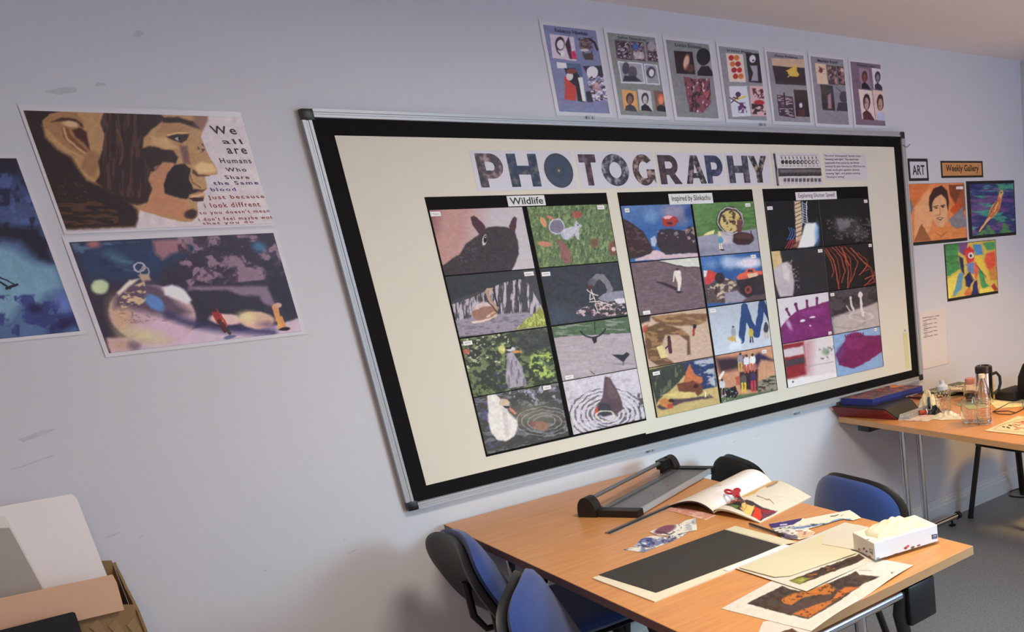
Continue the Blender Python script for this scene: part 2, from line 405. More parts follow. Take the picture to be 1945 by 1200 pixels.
for cx, cz in ((0, ZB), (0, ZT-.031), (BW-.031, ZB), (BW-.031, ZT-.031)):
    MB().box(cx, cx+.031, -.0275, -.001, cz, cz+.031, bev=.004).build('corner_cap', M_BLACKP, board, smooth=True)
for cx, cz in ((.867, ZB-.014), (1.60, ZB-.014), (.862, ZT), (1.605, ZT)):
    MB().box(cx-.014, cx+.014, -.012, -.001, cz, cz+.014).box(cx-.010, cx-.004, -.016, -.012, cz+.003, cz+.011).box(cx+.004, cx+.010, -.016, -.012, cz+.003, cz+.011).build('fixing_clip', M_ALU, board)
MB().tube([(BW-.02, -.027, ZT-.06), (BW+.004, -.029, ZT-.07), (BW+.03, -.03, ZT-.055)], .0016, 6).build('wire_hook', M_BLACKM, board)

# panels, prints
PB = {'w': (.266, .864), 's': (.906, 1.499), 'e': (1.551, 2.150)}
def backing(key, label):
    x0, x1 = PB[key]
    return tag(MB().box(-(x1-x0)/2, (x1-x0)/2, -.001, 0, -.420, .420).build('backing_sheet', M_BORDER, loc=((x0+x1)/2, -.0197, 1.343)), label, 'poster', 'black backing sheets on the board')
backing('w', 'black backing sheet under the animal photographs, leftmost on the cream board')
backing('s', 'black backing sheet under the toy figure photographs, middle one on the board')
backing('e', 'black backing sheet under the splash and light trail photographs, rightmost on the board')
PY = -.0225
def title(x0, x1, z0, z1, text, label, col=(230, 228, 232), tm=M_TEXT, off=.006, y=-.0235):
    o = MB().box(-(x1-x0)/2, (x1-x0)/2, -.0008, 0, -(z1-z0)/2, (z1-z0)/2).build('title_card', mat('title_card_white', col, .6, var=.02), loc=((x0+x1)/2, y, (z0+z1)/2))
    tag(o, label, 'label')
    w, h = x1-x0, z1-z0
    flat_glyph('lettering', tm, 'font', text, (x0+w*.06, y-.0008, z0+h*.16), (w*.88, 0, 0), (0, 0, h*.68), o, offset=off)
    return o
title(.512, .637, 1.727, 1.760, 'Wildlife', 'white title card reading Wildlife above the animal photographs', off=.012)
title(1.109, 1.303, 1.714, 1.753, 'Inspired by Slinkachu', 'white title card reading Inspired by Slinkachu above the toy photographs')
title(1.719, 1.952, 1.713, 1.746, 'Exploring Shutter Speed', 'white title card reading Exploring Shutter Speed', tm=mat('purple_ink', (110, 60, 110), .6, var=.05))

C4 = (800, 270, 4.1386); C5 = (800, 560, 3.75); C6 = (1160, 340, 5.0); C7 = (1160, 560, 4.615); C8 = (1440, 340, 2.857)
CD = (1000, 470, 8.0); CE = (840, 500, 8.0)
ROWS = [(1.524, 1.724), (1.326, 1.521), (1.129, 1.322), (.931, 1.126)]
COLS = {'w': ((.271, .556), (.573, .861)), 's': ((.911, 1.199), (1.209, 1.495)), 'e': ((1.556, 1.843), (1.846, 2.145))}
def photo(key, col, row, c, paint, label, tagpos=None, gain=1.15, warm=0):
    x0, x1 = COLS[key][col]; z0, z1 = ROWS[row]
    if key != 'w': z0 -= .008; z1 -= .008
    if key == 'e': z0 -= .002; z1 -= .002
    if row == 0 and key == 's': z1 += 0
    p = wall_pic(x0, x1, z0, z1, PY, c, 1.0)
    paint(p)
    g = np.array([gain, gain, gain])*np.array([1-.05*warm, 1, 1+.12*warm])
    o = p.build('photo_print', gain=g, thick=.0015, sat=.9)
    tag(o, label, 'photograph', 'photographs pinned to the board')
    if tagpos:
        cx = x0+(x1-x0)*tagpos[0]; cz = z1-(z1-z0)*tagpos[1]; w2 = tagpos[2]/2 if len(tagpos) > 2 else .016
        t = wall_pic(cx-w2, cx+w2, cz-.007, cz+.007, PY-.0008, c, 1.2).fill((232, 226, 228))
        t.l((90, 85, 90), c[2]*.9, [tuple((np.array(proj((cx-w2*.6, PY, cz)))-c[:2])*c[2]), tuple((np.array(proj((cx+w2*.6, PY, cz)))-c[:2])*c[2])], al=.7)
        t.build('name_tag', o, gain=(1.1,)*3, thick=.0004)
    return o
# --- wildlife
def w1(p):
    p.grad((190, 140, 135), (190, 182, 190), (330, 600), (560, 640)).e((120, 70, 80), 80, 620, 60, 120, soft=50, al=.6)
    p.p((60, 48, 54), [(150, 985), (300, 880), (350, 800), (420, 750), (460, 720), (470, 690), (520, 668), (600, 660), (680, 670), (735, 700), (765, 790), (768, 880), (740, 950), (715, 1000), (700, 1080), (120, 1080)], soft=6)
    p.p((74, 40, 48), [(388, 590), (410, 578), (440, 590), (480, 630), (505, 665), (470, 740), (440, 700), (400, 645)], soft=4).p((78, 44, 52), [(690, 660), (715, 605), (738, 585), (750, 600), (748, 660), (735, 715), (700, 690)], soft=4)
    p.e((200, 196, 205), 500, 768, 17, 44, 12, soft=3).e((14, 12, 16), 505, 762, 13, 28, 10, soft=2).e((235, 235, 240), 508, 750, 5, 5)
    p.sp((96, 84, 90), 18, 10, .62, 3, [(200, 980), (420, 740), (480, 740), (420, 960)], .7).n(.18, 14, 9, 5, [(150, 985), (420, 750), (600, 660), (765, 790), (700, 1080), (120, 1080)])
photo('w', 0, 0, C4, w1, 'close photograph of a dark squirrel head with two ears on a pink and grey background', (.05, .06, .03))
def w2(p):
    p.fill((96, 116, 78)).sp((136, 156, 100), 16, 34, .52, 11, None, .8).sp((60, 84, 56), 14, 26, .6, 12, None, .8).sp((176, 176, 130), 10, 20, .7, 13, None, .7)
    p.e((170, 84, 66), 1225, 570, 40, 28, soft=6).e((214, 150, 104), 960, 630, 22, 44, -30, soft=4).e((196, 120, 90), 1020, 595, 36, 14, 20, soft=4).e((200, 130, 100), 970, 800, 60, 20, 5, soft=4)
    p.p((150, 84, 88), [(1060, 760), (1110, 780), (1180, 860), (1180, 950), (1120, 950), (1090, 850)], soft=6, al=.8).e((120, 76, 66), 1365, 790, 40, 36, soft=10, al=.8).e((130, 74, 66), 1510, 830, 36, 60, soft=10, al=.9).e((220, 190, 176), 1515, 840, 18, 16, soft=3)
    p.e((122, 116, 136), 1065, 665, 62, 62, 20, soft=5).ring((186, 182, 200), 1065, 665, 56, 60, 10).e((172, 172, 190), 1150, 720, 52, 46, -20, soft=5).p((186, 186, 200), [(1110, 690), (1200, 660), (1215, 615), (1240, 640), (1268, 655), (1240, 680), (1240, 760), (1225, 765), (1205, 715), (1150, 770), (1120, 750)], soft=4)
    p.e((16, 14, 18), 1232, 650, 5, 5).l((190, 190, 204), 8, [(1210, 730), (1240, 765)]).n(.12, 8, 8, 17)
photo('w', 1, 0, C4, w2, 'photograph of a grey squirrel on grass with fallen leaves', (.9, .05, .026))
def w3(p):
    p.fill((70, 66, 72)).p((52, 52, 56), [(0, 140), (1200, 60), (1250, 250), (880, 330), (620, 420), (320, 500), (100, 600)], soft=18)
    P = [(100, 640), (500, 500), (900, 300), (1180, 240), (1300, 300), (1500, 640), (1550, 760), (1250, 800), (200, 870)]
    p.sp((196, 184, 198), 44, 300, .44, 21, P, .9, .1).sp((90, 78, 88), 30, 120, .66, 22, P, .9)
    p.p((150, 140, 156), [(170, 870), (700, 780), (1300, 740), (1600, 900), (1600, 1000), (200, 1120)], soft=14).sp((112, 102, 122), 90, 24, .55, 23, [(170, 870), (1600, 760), (1600, 1000), (200, 1120)], .7)
    for x in (205, 300, 1120, 1250): p.l((66, 58, 66), 16, [(x-10, 560 if x < 400 else 330), (x+40, 830 if x < 400 else 700)])
    p.p((140, 146, 62), [(1180, 960), (1250, 850), (1380, 800), (1480, 660), (1560, 760), (1600, 950), (1100, 1010)], soft=16).sp((196, 206, 110), 22, 40, .55, 24, [(1100, 1000), (1380, 760), (1560, 700), (1600, 980)], .8)
    p.e((156, 112, 96), 640, 745, 195, 140, -4, soft=8).p((200, 180, 176), [(450, 720), (500, 640), (620, 575), (720, 600), (800, 660), (640, 650), (540, 700)], soft=8).p((220, 196, 186), [(440, 890), (640, 850), (820, 800), (700, 870), (480, 920)], soft=6).e((206, 176, 150), 700, 800, 40, 22, -20, soft=4).e((206, 176, 150), 805, 800, 36, 20, -30, soft=4).e((206, 166, 130), 770, 755, 36, 12, -30, soft=3)
    p.l((190, 160, 130), 44, [(665, 440), (690, 400), (760, 400), (780, 440)]).l((176, 140, 118), 52, [(680, 430), (700, 520), (760, 600), (830, 680)]).l((58, 42, 48), 16, [(640, 500), (720, 610), (850, 760)]).l((54, 40, 46), 26, [(780, 400), (800, 480), (840, 640)]).n(.1, 20, 20, 29)
photo('w', 0, 1, CE, w3, 'photograph of a brown young swan on rippled water', (.92, .07, .032))
def w4(p):
    p.fill((54, 54, 62)).e((70, 76, 96), 500, 1040, 300, 140, soft=120, al=.8)
    p.l((122, 118, 128), 86, [(1010, 500), (1070, 440), (1150, 450), (1230, 540), (1270, 640), (1250, 700)]).e((96, 90, 100), 1000, 530, 56, 70, 20, soft=12).p((140, 138, 156), [(1090, 770), (1180, 700), (1330, 670), (1480, 650), (1500, 770), (1400, 790), (1240, 830), (1120, 800)], soft=8).p((214, 204, 214), [(1330, 790), (1500, 760), (1520, 840), (1380, 860)], soft=8)
    p.sp((206, 180, 182), 50, 30, .5, 31, [(740, 980), (940, 860), (1100, 820), (1520, 850), (1540, 1010), (1200, 1050), (800, 1070)], .95).sp((88, 60, 64), 40, 24, .58, 32, [(740, 980), (1100, 820), (1520, 850), (1540, 1010), (800, 1070)], .9)
    for q in ([(920, 640), (1000, 700), (1090, 725)], [(985, 640), (1010, 720), (1050, 810)], [(960, 820), (1100, 815), (1300, 870)], [(970, 700), (960, 790), (1030, 760)], [(1040, 860), (1100, 990)]): p.l((226, 206, 204), 13, q)
    p.e((92, 42, 46), 960, 600, 40, 24, -30, soft=8).n(.1, 26, 26, 33)
photo('w', 1, 1, CD, w4, 'photograph of a grey swan neck bending over a twig nest on dark water', (.06, .10, .03))
def w5(p):
    p.fill((58, 64, 52)).sp((120, 132, 88), 34, 26, .5, 41, None, .85).sp((206, 210, 170), 22, 16, .63, 42, [(250, 280), (620, 260), (640, 470), (300, 560)], .9).sp((170, 196, 90), 24, 18, .52, 43, [(780, 420), (880, 370), (940, 430), (950, 580), (860, 600), (770, 520)], .95).p((66, 66, 66), [(640, 260), (900, 230), (950, 380), (760, 420), (680, 360)], soft=30, al=.8).sp((64, 74, 110), 40, 30, .6, 44, [(420, 560), (760, 520), (780, 660), (430, 680)], .8)
    p.e((196, 90, 80), 320, 405, 26, 20, soft=6, al=.8).e((216, 206, 120), 575, 385, 26, 30, soft=6, al=.9)
    p.p((166, 156, 170), [(610, 415), (650, 400), (680, 450), (720, 520), (752, 640), (620, 670), (600, 580), (612, 480)], soft=5).sp((110, 100, 120), 12, 60, .55, 45, [(610, 440), (680, 450), (752, 640), (620, 670)], .8).e((210, 210, 216), 638, 385, 34, 14, soft=3).p((40, 36, 44), [(596, 374), (650, 366), (640, 384), (600, 386)], soft=2).p((206, 140, 80), [(655, 392), (720, 396), (716, 412), (650, 414)], soft=2).n(.12, 12, 12, 46)
photo('w', 0, 2, C5, w5, 'photograph of a grey heron in front of green leaves', (.07, .08, .028))
def w6(p):
    p.fill((170, 156, 164)).p((84, 108, 76), [(900, 180), (1560, 120), (1560, 260), (900, 305)], soft=4)
    for k in range(46): p.l((56, 76, 54), 3.5, [(928+k*13, 205-k*1.5), (936+k*13, 290-k*.8)], al=.8)
    p.l((60, 58, 56), 7, [(1232, 150), (1240, 270)]).l((60, 74, 58), 6, [(925, 300), (1540, 262)]).sp((188, 176, 182), 90, 14, .55, 51, None, .5)
    p.l((46, 40, 48), 11, [(1136, 262), (1170, 290), (1215, 305), (1262, 296), (1300, 262), (1312, 240)]).p((40, 34, 42), [(1212, 300), (1254, 296), (1250, 335), (1228, 346)], soft=3).p((44, 40, 52), [(1358, 424), (1440, 424), (1462, 408), (1484, 424), (1456, 460), (1440, 480), (1400, 456)], soft=3).l((40, 36, 44), 6, [(1436, 470), (1440, 498)]).e((120, 108, 118), 1430, 492, 70, 7, soft=4, al=.5).l((80, 66, 74), 6, [(1205, 545), (1235, 562)]).n(.05, 20, 8, 52)
photo('w', 1, 2, C5, w6, 'photograph of two black crows on grey paving by a green fence', (.09, .95, .03))
def w7(p):
    p.fill((70, 68, 66)).sp((124, 122, 130), 60, 22, .52, 61, None, .8).sp((84, 80, 120), 26, 22, .56, 62, [(350, 720), (520, 760), (480, 900), (620, 1050), (420, 1120)], .9).sp((172, 168, 196), 26, 30, .6, 63, [(560, 680), (820, 640), (1000, 640), (1000, 760), (760, 800)], .9).e((126, 122, 104), 800, 860, 150, 70, soft=60, al=.8)
    for r in (60, 95, 130, 165): p.ring((170, 166, 172), 880, 900, r*1.25, r*.62, 5, .6)
    p.p((226, 220, 216), [(470, 705), (520, 698), (560, 730), (580, 780), (640, 850), (684, 900), (686, 960), (660, 1010), (600, 1042), (540, 1030), (500, 980), (476, 900), (478, 820)], soft=6).p((204, 196, 196), [(575, 800), (612, 810), (618, 900), (632, 990), (600, 1020), (588, 930)], soft=8).e((206, 180, 156), 592, 768, 38, 28, 20, soft=4).p((44, 34, 42), [(580, 790), (625, 790), (634, 808), (600, 806)], soft=2).p((198, 128, 104), [(628, 800), (660, 818), (682, 846), (664, 852), (630, 824)], soft=2).e((150, 110, 90), 850, 930, 62, 30, 5, soft=5).e((130, 92, 76), 795, 915, 22, 18, soft=3).n(.08, 16, 16, 64)
photo('w', 0, 3, C5, w7, 'photograph of a white swan with a small brown duck beside it', (.85, .05, .028))
def w8(p):
    p.fill((204, 194, 206)).sp((176, 166, 180), 40, 20, .55, 71, None, .7)
    for r in (60, 90, 120, 150, 185, 220, 255): p.ring((82, 74, 80), 1330, 850, r*1.05, r*.72, 9 if r > 130 else 12, .75)
    p.sp((206, 198, 210), 50, 26, .5, 73, None, .75).sp((78, 72, 76), 40, 60, .62, 74, [(1460, 680), (1590, 700), (1590, 900), (1480, 860)], .9)
    p.p((90, 68, 78), [(1308, 580), (1345, 588), (1400, 690), (1430, 760), (1436, 810), (1390, 850), (1300, 866), (1258, 830), (1258, 790), (1290, 730), (1300, 640)], soft=5).e((62, 56, 68), 1300, 815, 56, 46, soft=8).e((206, 78, 60), 1247, 828, 12, 30, 10, soft=3).p((104, 80, 84), [(1314, 600), (1345, 600), (1400, 700), (1410, 740), (1330, 740)], soft=8).ring((220, 210, 190), 1310, 860, 66, 36, 8, .8).n(.07, 16, 16, 75)
photo('w', 1, 3, C5, w8, 'photograph seen from above of a dark duck on pale rings of water')
# --- toy figures
def s1(p):
    p.grad((84, 116, 176), (48, 92, 160), (300, 260), (350, 520)).e((112, 150, 200), 380, 350, 60, 60, soft=30, al=.8).e((138, 134, 166), 600, 310, 120, 70, soft=30).e((120, 120, 150), 680, 380, 60, 60, soft=30, al=.8).e((30, 60, 130), 740, 320, 40, 60, soft=20, al=.8)
    p.p((62, 36, 40), [(90, 360), (200, 420), (310, 500), (370, 600), (410, 680), (380, 710), (300, 735), (180, 760), (120, 780)], soft=5).p((58, 44, 52), [(440, 520), (470, 480), (560, 470), (700, 490), (740, 450), (810, 460), (840, 700), (760, 705), (520, 715), (480, 690), (440, 620)], soft=5)
    p.sp((150, 134, 140), 40, 26, .58, 81, [(440, 480), (700, 480), (640, 560), (450, 570)], .8).sp((190, 160, 150), 30, 40, .56, 82, [(700, 480), (800, 450), (830, 620), (740, 600)], .8).sp((100, 70, 72), 50, 30, .55, 83, [(120, 400), (300, 500), (380, 660), (200, 740)], .7)
    p.p((168, 52, 48), [(485, 380), (540, 340), (620, 360), (645, 400), (600, 450), (520, 455), (490, 430)], soft=5).p((230, 170, 176), [(500, 360), (545, 345), (590, 352), (560, 378), (515, 380)], soft=3).e((60, 30, 36), 560, 420, 30, 12, soft=3)
    p.p((176, 178, 206), [(380, 560), (415, 540), (440, 590), (425, 640), (390, 630)], soft=5).p((206, 176, 186), [(230, 760), (380, 710), (400, 680), (440, 675), (475, 690), (520, 716), (760, 705), (840, 700), (840, 740), (230, 775)], soft=5).n(.07, 22, 22, 84)
photo('s', 0, 0, C6, s1, 'photograph of a red toy truck on dark rocks under a blue sky', (.07, .08, .018))
def s2(p):
    p.grad((92, 132, 74), (78, 118, 60), (900, 260), (1000, 500)).sp((104, 146, 82), 60, 16, .5, 91, None, .6).p((150, 148, 170), [(800, 545), (950, 530), (1420, 465), (1450, 700), (820, 740)], soft=5)
    p.p((120, 118, 142), [(830, 660), (1020, 640), (1030, 690), (850, 730)], soft=20, al=.6).e((60, 46, 50), 1135, 400, 130, 140, soft=5).ring((196, 196, 190), 1140, 395, 118, 125, 10, .9).e((206, 182, 110), 1140, 400, 100, 105, soft=4).sp((70, 54, 50), 30, 26, .52, 92, [(1040, 340), (1140, 290), (1240, 360), (1230, 460), (1140, 500), (1050, 460)], .95)
    p.p((112, 60, 66), [(1200, 380), (1255, 400), (1240, 520), (1200, 500)], soft=5).p((232, 214, 150), [(880, 530), (920, 500), (985, 484), (980, 520), (900, 536)], soft=4).e((60, 32, 38), 1255, 565, 105, 62, 0, soft=5).e((84, 50, 52), 1260, 540, 86, 30, soft=8).p((196, 186, 196), [(1010, 500), (1160, 490), (1160, 610), (1050, 620)], soft=10, al=.8)
    p.l((226, 206, 150), 22, [(1030, 510), (1045, 560)]).e((80, 150, 180), 1040, 580, 26, 38, soft=3).l((230, 214, 196), 12, [(1048, 610), (1062, 670)]).l((230, 214, 196), 10, [(1030, 610), (1044, 680)]).e((40, 30, 36), 1058, 672, 22, 8, soft=2).l((40, 34, 50), 9, [(1330, 490), (1335, 520), (1360, 560)]).n(.06, 22, 22, 93)
photo('s', 1, 0, C6, s2, 'photograph of a small figure beside a big glass ball on a green background', (.9, .07, .026))
def s3(p):
    p.fill((110, 88, 96)).sp((130, 106, 112), 60, 12, .55, 101, None, .6).p((206, 206, 200), [(450, 775), (860, 740), (870, 835), (700, 830), (560, 800)], soft=4).l((70, 56, 62), 8, [(450, 780), (560, 806), (700, 836), (880, 840)])
    p.p((56, 40, 50), [(425, 970), (520, 985), (630, 1030), (630, 1060), (560, 1030), (440, 985)], soft=6).p((226, 212, 206), [(600, 880), (640, 850), (665, 880), (676, 950), (660, 1060), (640, 1065), (636, 980), (614, 930)], soft=4).e((70, 56, 56), 636, 858, 18, 12, soft=2).l((226, 212, 206), 12, [(605, 900), (596, 970)]).e((44, 34, 40), 652, 1070, 30, 8, soft=2)
    for k in range(5): p.l((144, 122, 126), 4, [(680+k*30, 860+k*20), (900+k*20, 1010+k*50)], al=.4)
    p.n(.06, 14, 14, 102)
photo('s', 0, 1, C6, s3, 'photograph of one tiny white figure standing on dark tarmac', (.1, .95, .03))
def s4(p):
    p.grad((66, 112, 178), (44, 86, 150), (900, 740), (960, 900)).e((206, 206, 226), 1280, 800, 130, 50, soft=24).e((226, 214, 226), 1340, 790, 80, 40, soft=20).e((170, 186, 216), 1120, 790, 70, 60, soft=30).e((120, 150, 196), 950, 810, 60, 40, soft=24, al=.7)
    p.p((88, 70, 70), [(870, 1000), (960, 990), (1080, 940), (1200, 960), (1250, 1100), (1480, 1060), (1480, 1160), (900, 1180)], soft=6).sp((206, 180, 156), 40, 30, .52, 111, [(900, 1040), (1090, 940), (1200, 970), (1180, 1100), (960, 1160)], .9).sp((60, 46, 50), 30, 30, .58, 112, [(880, 1000), (1240, 1000), (1240, 1160), (900, 1170)], .9)
    p.p((204, 60, 56), [(875, 880), (940, 862), (1000, 890), (1010, 920), (960, 990), (900, 1000)], soft=4).p((216, 214, 220), [(880, 870), (920, 866), (905, 930), (885, 930)], soft=3).e((50, 40, 44), 1035, 940, 48, 50, soft=5).p((50, 40, 48), [(1190, 960), (1460, 900), (1480, 1090), (1240, 1110)], soft=8)
    p.p((226, 92, 70), [(1190, 930), (1230, 900), (1270, 885), (1300, 850), (1350, 848), (1380, 870), (1450, 870), (1440, 905), (1300, 940), (1210, 960)], soft=4).p((230, 190, 150), [(1300, 900), (1390, 886), (1400, 916), (1310, 940)], soft=3).p((60, 50, 60), [(1305, 862), (1345, 858), (1350, 880), (1300, 884)], soft=2)
    p.e((44, 36, 40), 1305, 1050, 66, 72, soft=4).e((150, 60, 60), 1308, 1052, 34, 38, soft=3).e((70, 40, 44), 1308, 1052, 16, 18, soft=2).e((54, 44, 48), 1420, 980, 40, 60, soft=6).p((150, 142, 156), [(1080, 1080), (1200, 1060), (1290, 1130), (1240, 1170), (1090, 1180)], soft=8).n(.08, 18, 18, 113)
photo('s', 1, 1, C6, s4, 'photograph of a red toy monster truck with huge wheels on rocks', (.88, .08, .026), warm=.3)
def s5(p):
    p.fill((206, 172, 150)).p((56, 44, 46), [(230, 180), (350, 165), (340, 230), (260, 250)], soft=10).p((132, 92, 62), [(350, 190), (640, 165), (850, 165), (840, 230), (740, 270), (560, 270), (400, 240)], soft=8).sp((190, 146, 96), 120, 22, .5, 121, [(360, 190), (850, 160), (840, 240), (560, 270)], .8)
    p.p((112, 78, 52), [(300, 290), (440, 240), (620, 300), (690, 360), (700, 520), (672, 525), (670, 400), (600, 350), (480, 350), (460, 400), (420, 500), (560, 600), (420, 620), (330, 560), (300, 440)], soft=8).sp((180, 134, 88), 60, 24, .52, 122, [(300, 290), (620, 290), (690, 360), (560, 350), (400, 480), (540, 600), (340, 570)], .7).p((196, 60, 40), [(268, 330), (290, 270), (330, 262), (310, 330)], soft=5, al=.7)
    p.p((226, 202, 140), [(400, 455), (450, 440), (500, 540), (440, 560)], soft=3).l((90, 40, 50), 34, [(510, 400), (522, 500)]).e((60, 40, 46), 508, 375, 16, 18, soft=2).l((60, 40, 44), 12, [(500, 450), (480, 470)]).l((176, 60, 50), 22, [(732, 300), (724, 350)]).e((50, 30, 36), 736, 275, 16, 22, soft=2).n(.07, 20, 14, 123)
photo('s', 0, 2, C7, s5, 'photograph of tiny figures walking over brown carved wood', gain=1.05)
def s6(p):
    p.grad((172, 180, 192), (196, 202, 216), (900, 120), (1000, 500)).l((40, 66, 120), 56, [(1145, 400), (1162, 240), (1172, 100)]).l((40, 66, 120), 54, [(1172, 105), (1220, 240), (1280, 350)]).l((40, 66, 120), 54, [(1280, 350), (1312, 180), (1325, 60)]).l((34, 56, 106), 46, [(1325, 60), (1370, 150), (1420, 260)]).p((40, 66, 120), [(1130, 390), (1178, 390), (1156, 425)], soft=3)
    p.p((216, 222, 232), [(1040, 450), (1080, 400), (1110, 350), (1150, 410), (1140, 470), (1050, 480)], soft=10)
    for x, y, c1, c2 in ((1076, 330, (150, 160, 170), (210, 170, 90)), (1230, 340, (196, 170, 60), (50, 46, 54)), (1362, 300, (70, 60, 66), (206, 176, 140))):
        p.e((50, 40, 46), x-2, y-46, 10, 14, soft=2).e(c1, x, y-8, 22, 40, soft=3).l(c2, 12, [(x-8, y+30), (x-6, y+76)]).l(c2, 12, [(x+12, y+30), (x+16, y+76)])
    p.e((206, 166, 90), 1060, 385, 34, 18, soft=3).n(.03, 20, 20, 131)
photo('s', 1, 2, C7, s6, 'photograph of three tiny figures in front of a large blue letter M', (.07, .07, .028), warm=.2)
def s7(p):
    p.fill((206, 176, 112)).p((44, 56, 104), [(560, 600), (900, 545), (930, 800), (800, 830), (640, 700)], soft=6).sp((196, 192, 204), 90, 40, .52, 141, [(680, 590), (900, 550), (920, 800), (760, 800), (720, 660)], .9).p((58, 62, 54), [(330, 660), (480, 620), (640, 590), (660, 680), (600, 760), (520, 840), (460, 880), (420, 920), (400, 960), (360, 800)], soft=8).sp((120, 116, 86), 30, 80, .56, 142, [(340, 680), (640, 600), (600, 760), (420, 900)], .7)
    p.p((204, 112, 64), [(640, 760), (660, 680), (690, 600), (740, 700), (800, 720), (810, 760), (760, 800), (640, 790)], soft=5).p((120, 62, 44), [(580, 780), (720, 750), (800, 790), (808, 850), (770, 885), (700, 860), (600, 840)], soft=6).e((60, 30, 30), 745, 800, 20, 18, soft=3).p((226, 196, 120), [(440, 880), (560, 850), (740, 850), (760, 890), (640, 905), (530, 890)], soft=6)
    p.p((84, 62, 76), [(400, 980), (520, 910), (640, 910), (880, 880), (900, 900), (640, 940), (460, 1010)], soft=8).p((206, 128, 66), [(420, 930), (470, 900), (540, 930), (550, 980), (500, 995), (440, 970)], soft=5).p((190, 56, 46), [(490, 960), (548, 950), (545, 990), (500, 995)], soft=4, al=.8).e((60, 26, 26), 530, 925, 26, 14, soft=5).l((240, 230, 180), 14, [(830, 850), (832, 890)]).l((120, 110, 70), 10, [(865, 870), (866, 900)]).n(.06, 20, 14, 143)
photo('s', 0, 3, C7, s7, 'photograph of an orange and green model dinosaur head lying on yellow sand', (.09, .12, .03), gain=1.05)
def s8(p):
    p.grad((206, 140, 110), (216, 156, 116), (950, 600), (1400, 800)).p((60, 36, 46), [(920, 560), (1180, 540), (1160, 640), (960, 680)], soft=22).p((52, 42, 80), [(1250, 540), (1300, 505), (1440, 580), (1320, 570), (1280, 640)], soft=14).p((196, 92, 60), [(1090, 720), (1130, 710), (1130, 790), (1100, 790)], soft=8)
    p.p((150, 140, 120), [(1290, 760), (1460, 690), (1470, 850), (1290, 870)], soft=8).sp((60, 50, 46), 40, 16, .52, 151, [(1290, 760), (1460, 690), (1470, 850), (1290, 870)], .9).p((96, 112, 76), [(950, 900), (1470, 830), (1470, 860), (960, 950)], soft=8).p((26, 22, 26), [(1000, 820), (1090, 800), (1120, 860), (1090, 900), (1010, 900)], soft=5)
    p.p((58, 32, 40), [(1130, 680), (1290, 650), (1290, 840), (1140, 820)], soft=8)
    for x, y, c1, c2, h in ((1135, 560, (150, 146, 160), (216, 166, 90), 60), (1190, 580, (230, 226, 236), (200, 90, 70), 60), (1245, 570, (240, 236, 240), (206, 96, 86), 60), (1165, 740, (90, 86, 84), (226, 186, 60), 74), (1248, 720, (74, 44, 96), (206, 56, 76), 84), (975, 790, (206, 206, 216), (40, 36, 44), 60)):
        p.e(c1, x, y, 26, 44, soft=3).l(c2, 18, [(x-12, y+36), (x-8, y+36+h)]).l(c2, 18, [(x+14, y+36), (x+16, y+36+h)]).e((70, 50, 46), x, y-46, 11, 13, soft=2)
    p.l((236, 226, 226), 22, [(955, 730), (990, 680)]).sp((220, 220, 220), 12, 16, .64, 153, [(950, 820), (1100, 800), (1110, 930), (960, 950)], .9).n(.07, 16, 16, 152)
photo('s', 1, 3, C7, s8, 'photograph of a crowd of small painted figures climbing on each other', (.85, .09, .024), gain=1.05)
# --- shutter speed
def e1(p):
    p.fill((14, 12, 18)).p((236, 236, 240), [(255, 240), (310, 236), (325, 260), (325, 320), (305, 365), (215, 376), (235, 300)], soft=6).e((90, 150, 200), 320, 300, 12, 60, soft=8, al=.8).p((216, 186, 150), [(196, 120), (232, 118), (240, 240), (230, 330), (206, 340)], soft=3)
    for k in range(9): p.l((40, 30, 36), 4, [(200, 140+k*22), (240, 122+k*22)], al=.8); p.l((190, 210, 230), 3.5, [(238, 128+k*13), (262, 140+k*13)], al=.9)
    p.l((226, 230, 240), 4, [(262, 122), (266, 235)]).l((206, 216, 236), 3, [(240, 122), (244, 235)])
    for k in range(3): p.l((76, 120, 200), 4.5, [(164+k*14, 262+k*4), (176+k*12, 290), (168+k*12, 320), (160+k*13, 330)], al=.9); p.l((200, 50, 60), 4.5, [(190+k*8, 326+k*4), (165+k*12, 345), (148+k*14, 376)], al=.9)
    p.p((190, 110, 80), [(180, 372), (215, 330), (226, 300), (216, 374)], soft=6, al=.8)
photo('e', 0, 0, C8, e1, 'photograph of blue, white and red light trails on black', (.07, .14, .028), warm=.4)
def e2(p):
    p.fill((18, 15, 19)).p((58, 54, 58), [(395, 260), (420, 210), (490, 205), (540, 215), (560, 250), (600, 300), (560, 330), (480, 300), (430, 300)], soft=14).p((112, 106, 110), [(425, 215), (450, 212), (470, 225), (490, 210), (498, 260), (470, 270), (440, 280)], soft=6).sp((130, 122, 126), 12, 10, .56, 161, [(360, 220), (610, 200), (620, 350), (370, 320)], .6).sp((18, 15, 19), 20, 14, .5, 162, [(350, 260), (420, 240), (430, 340), (360, 330)], .8)
photo('e', 1, 0, C8, e2, 'dark photograph of a faint grey splash on black', (.94, .08, .022), warm=.4)
def e3(p):
    p.fill((42, 36, 41)).p((214, 180, 126), [(60, 380), (118, 380), (132, 465), (82, 496), (66, 480)], soft=3).p((190, 176, 178), [(80, 490), (130, 455), (160, 445), (182, 470), (196, 560), (190, 636), (120, 640), (90, 560)], soft=5).p((222, 206, 206), [(130, 470), (150, 455), (168, 500), (170, 560), (140, 540)], soft=5, al=.8).sp((150, 140, 144), 14, 12, .58, 171, [(165, 430), (215, 430), (225, 610), (185, 620)], .8).n(.06, 30, 30, 172)
photo('e', 0, 1, C8, e3, 'photograph of white water spraying from a balloon on dark grey', (.93, .08, .026), warm=.4)
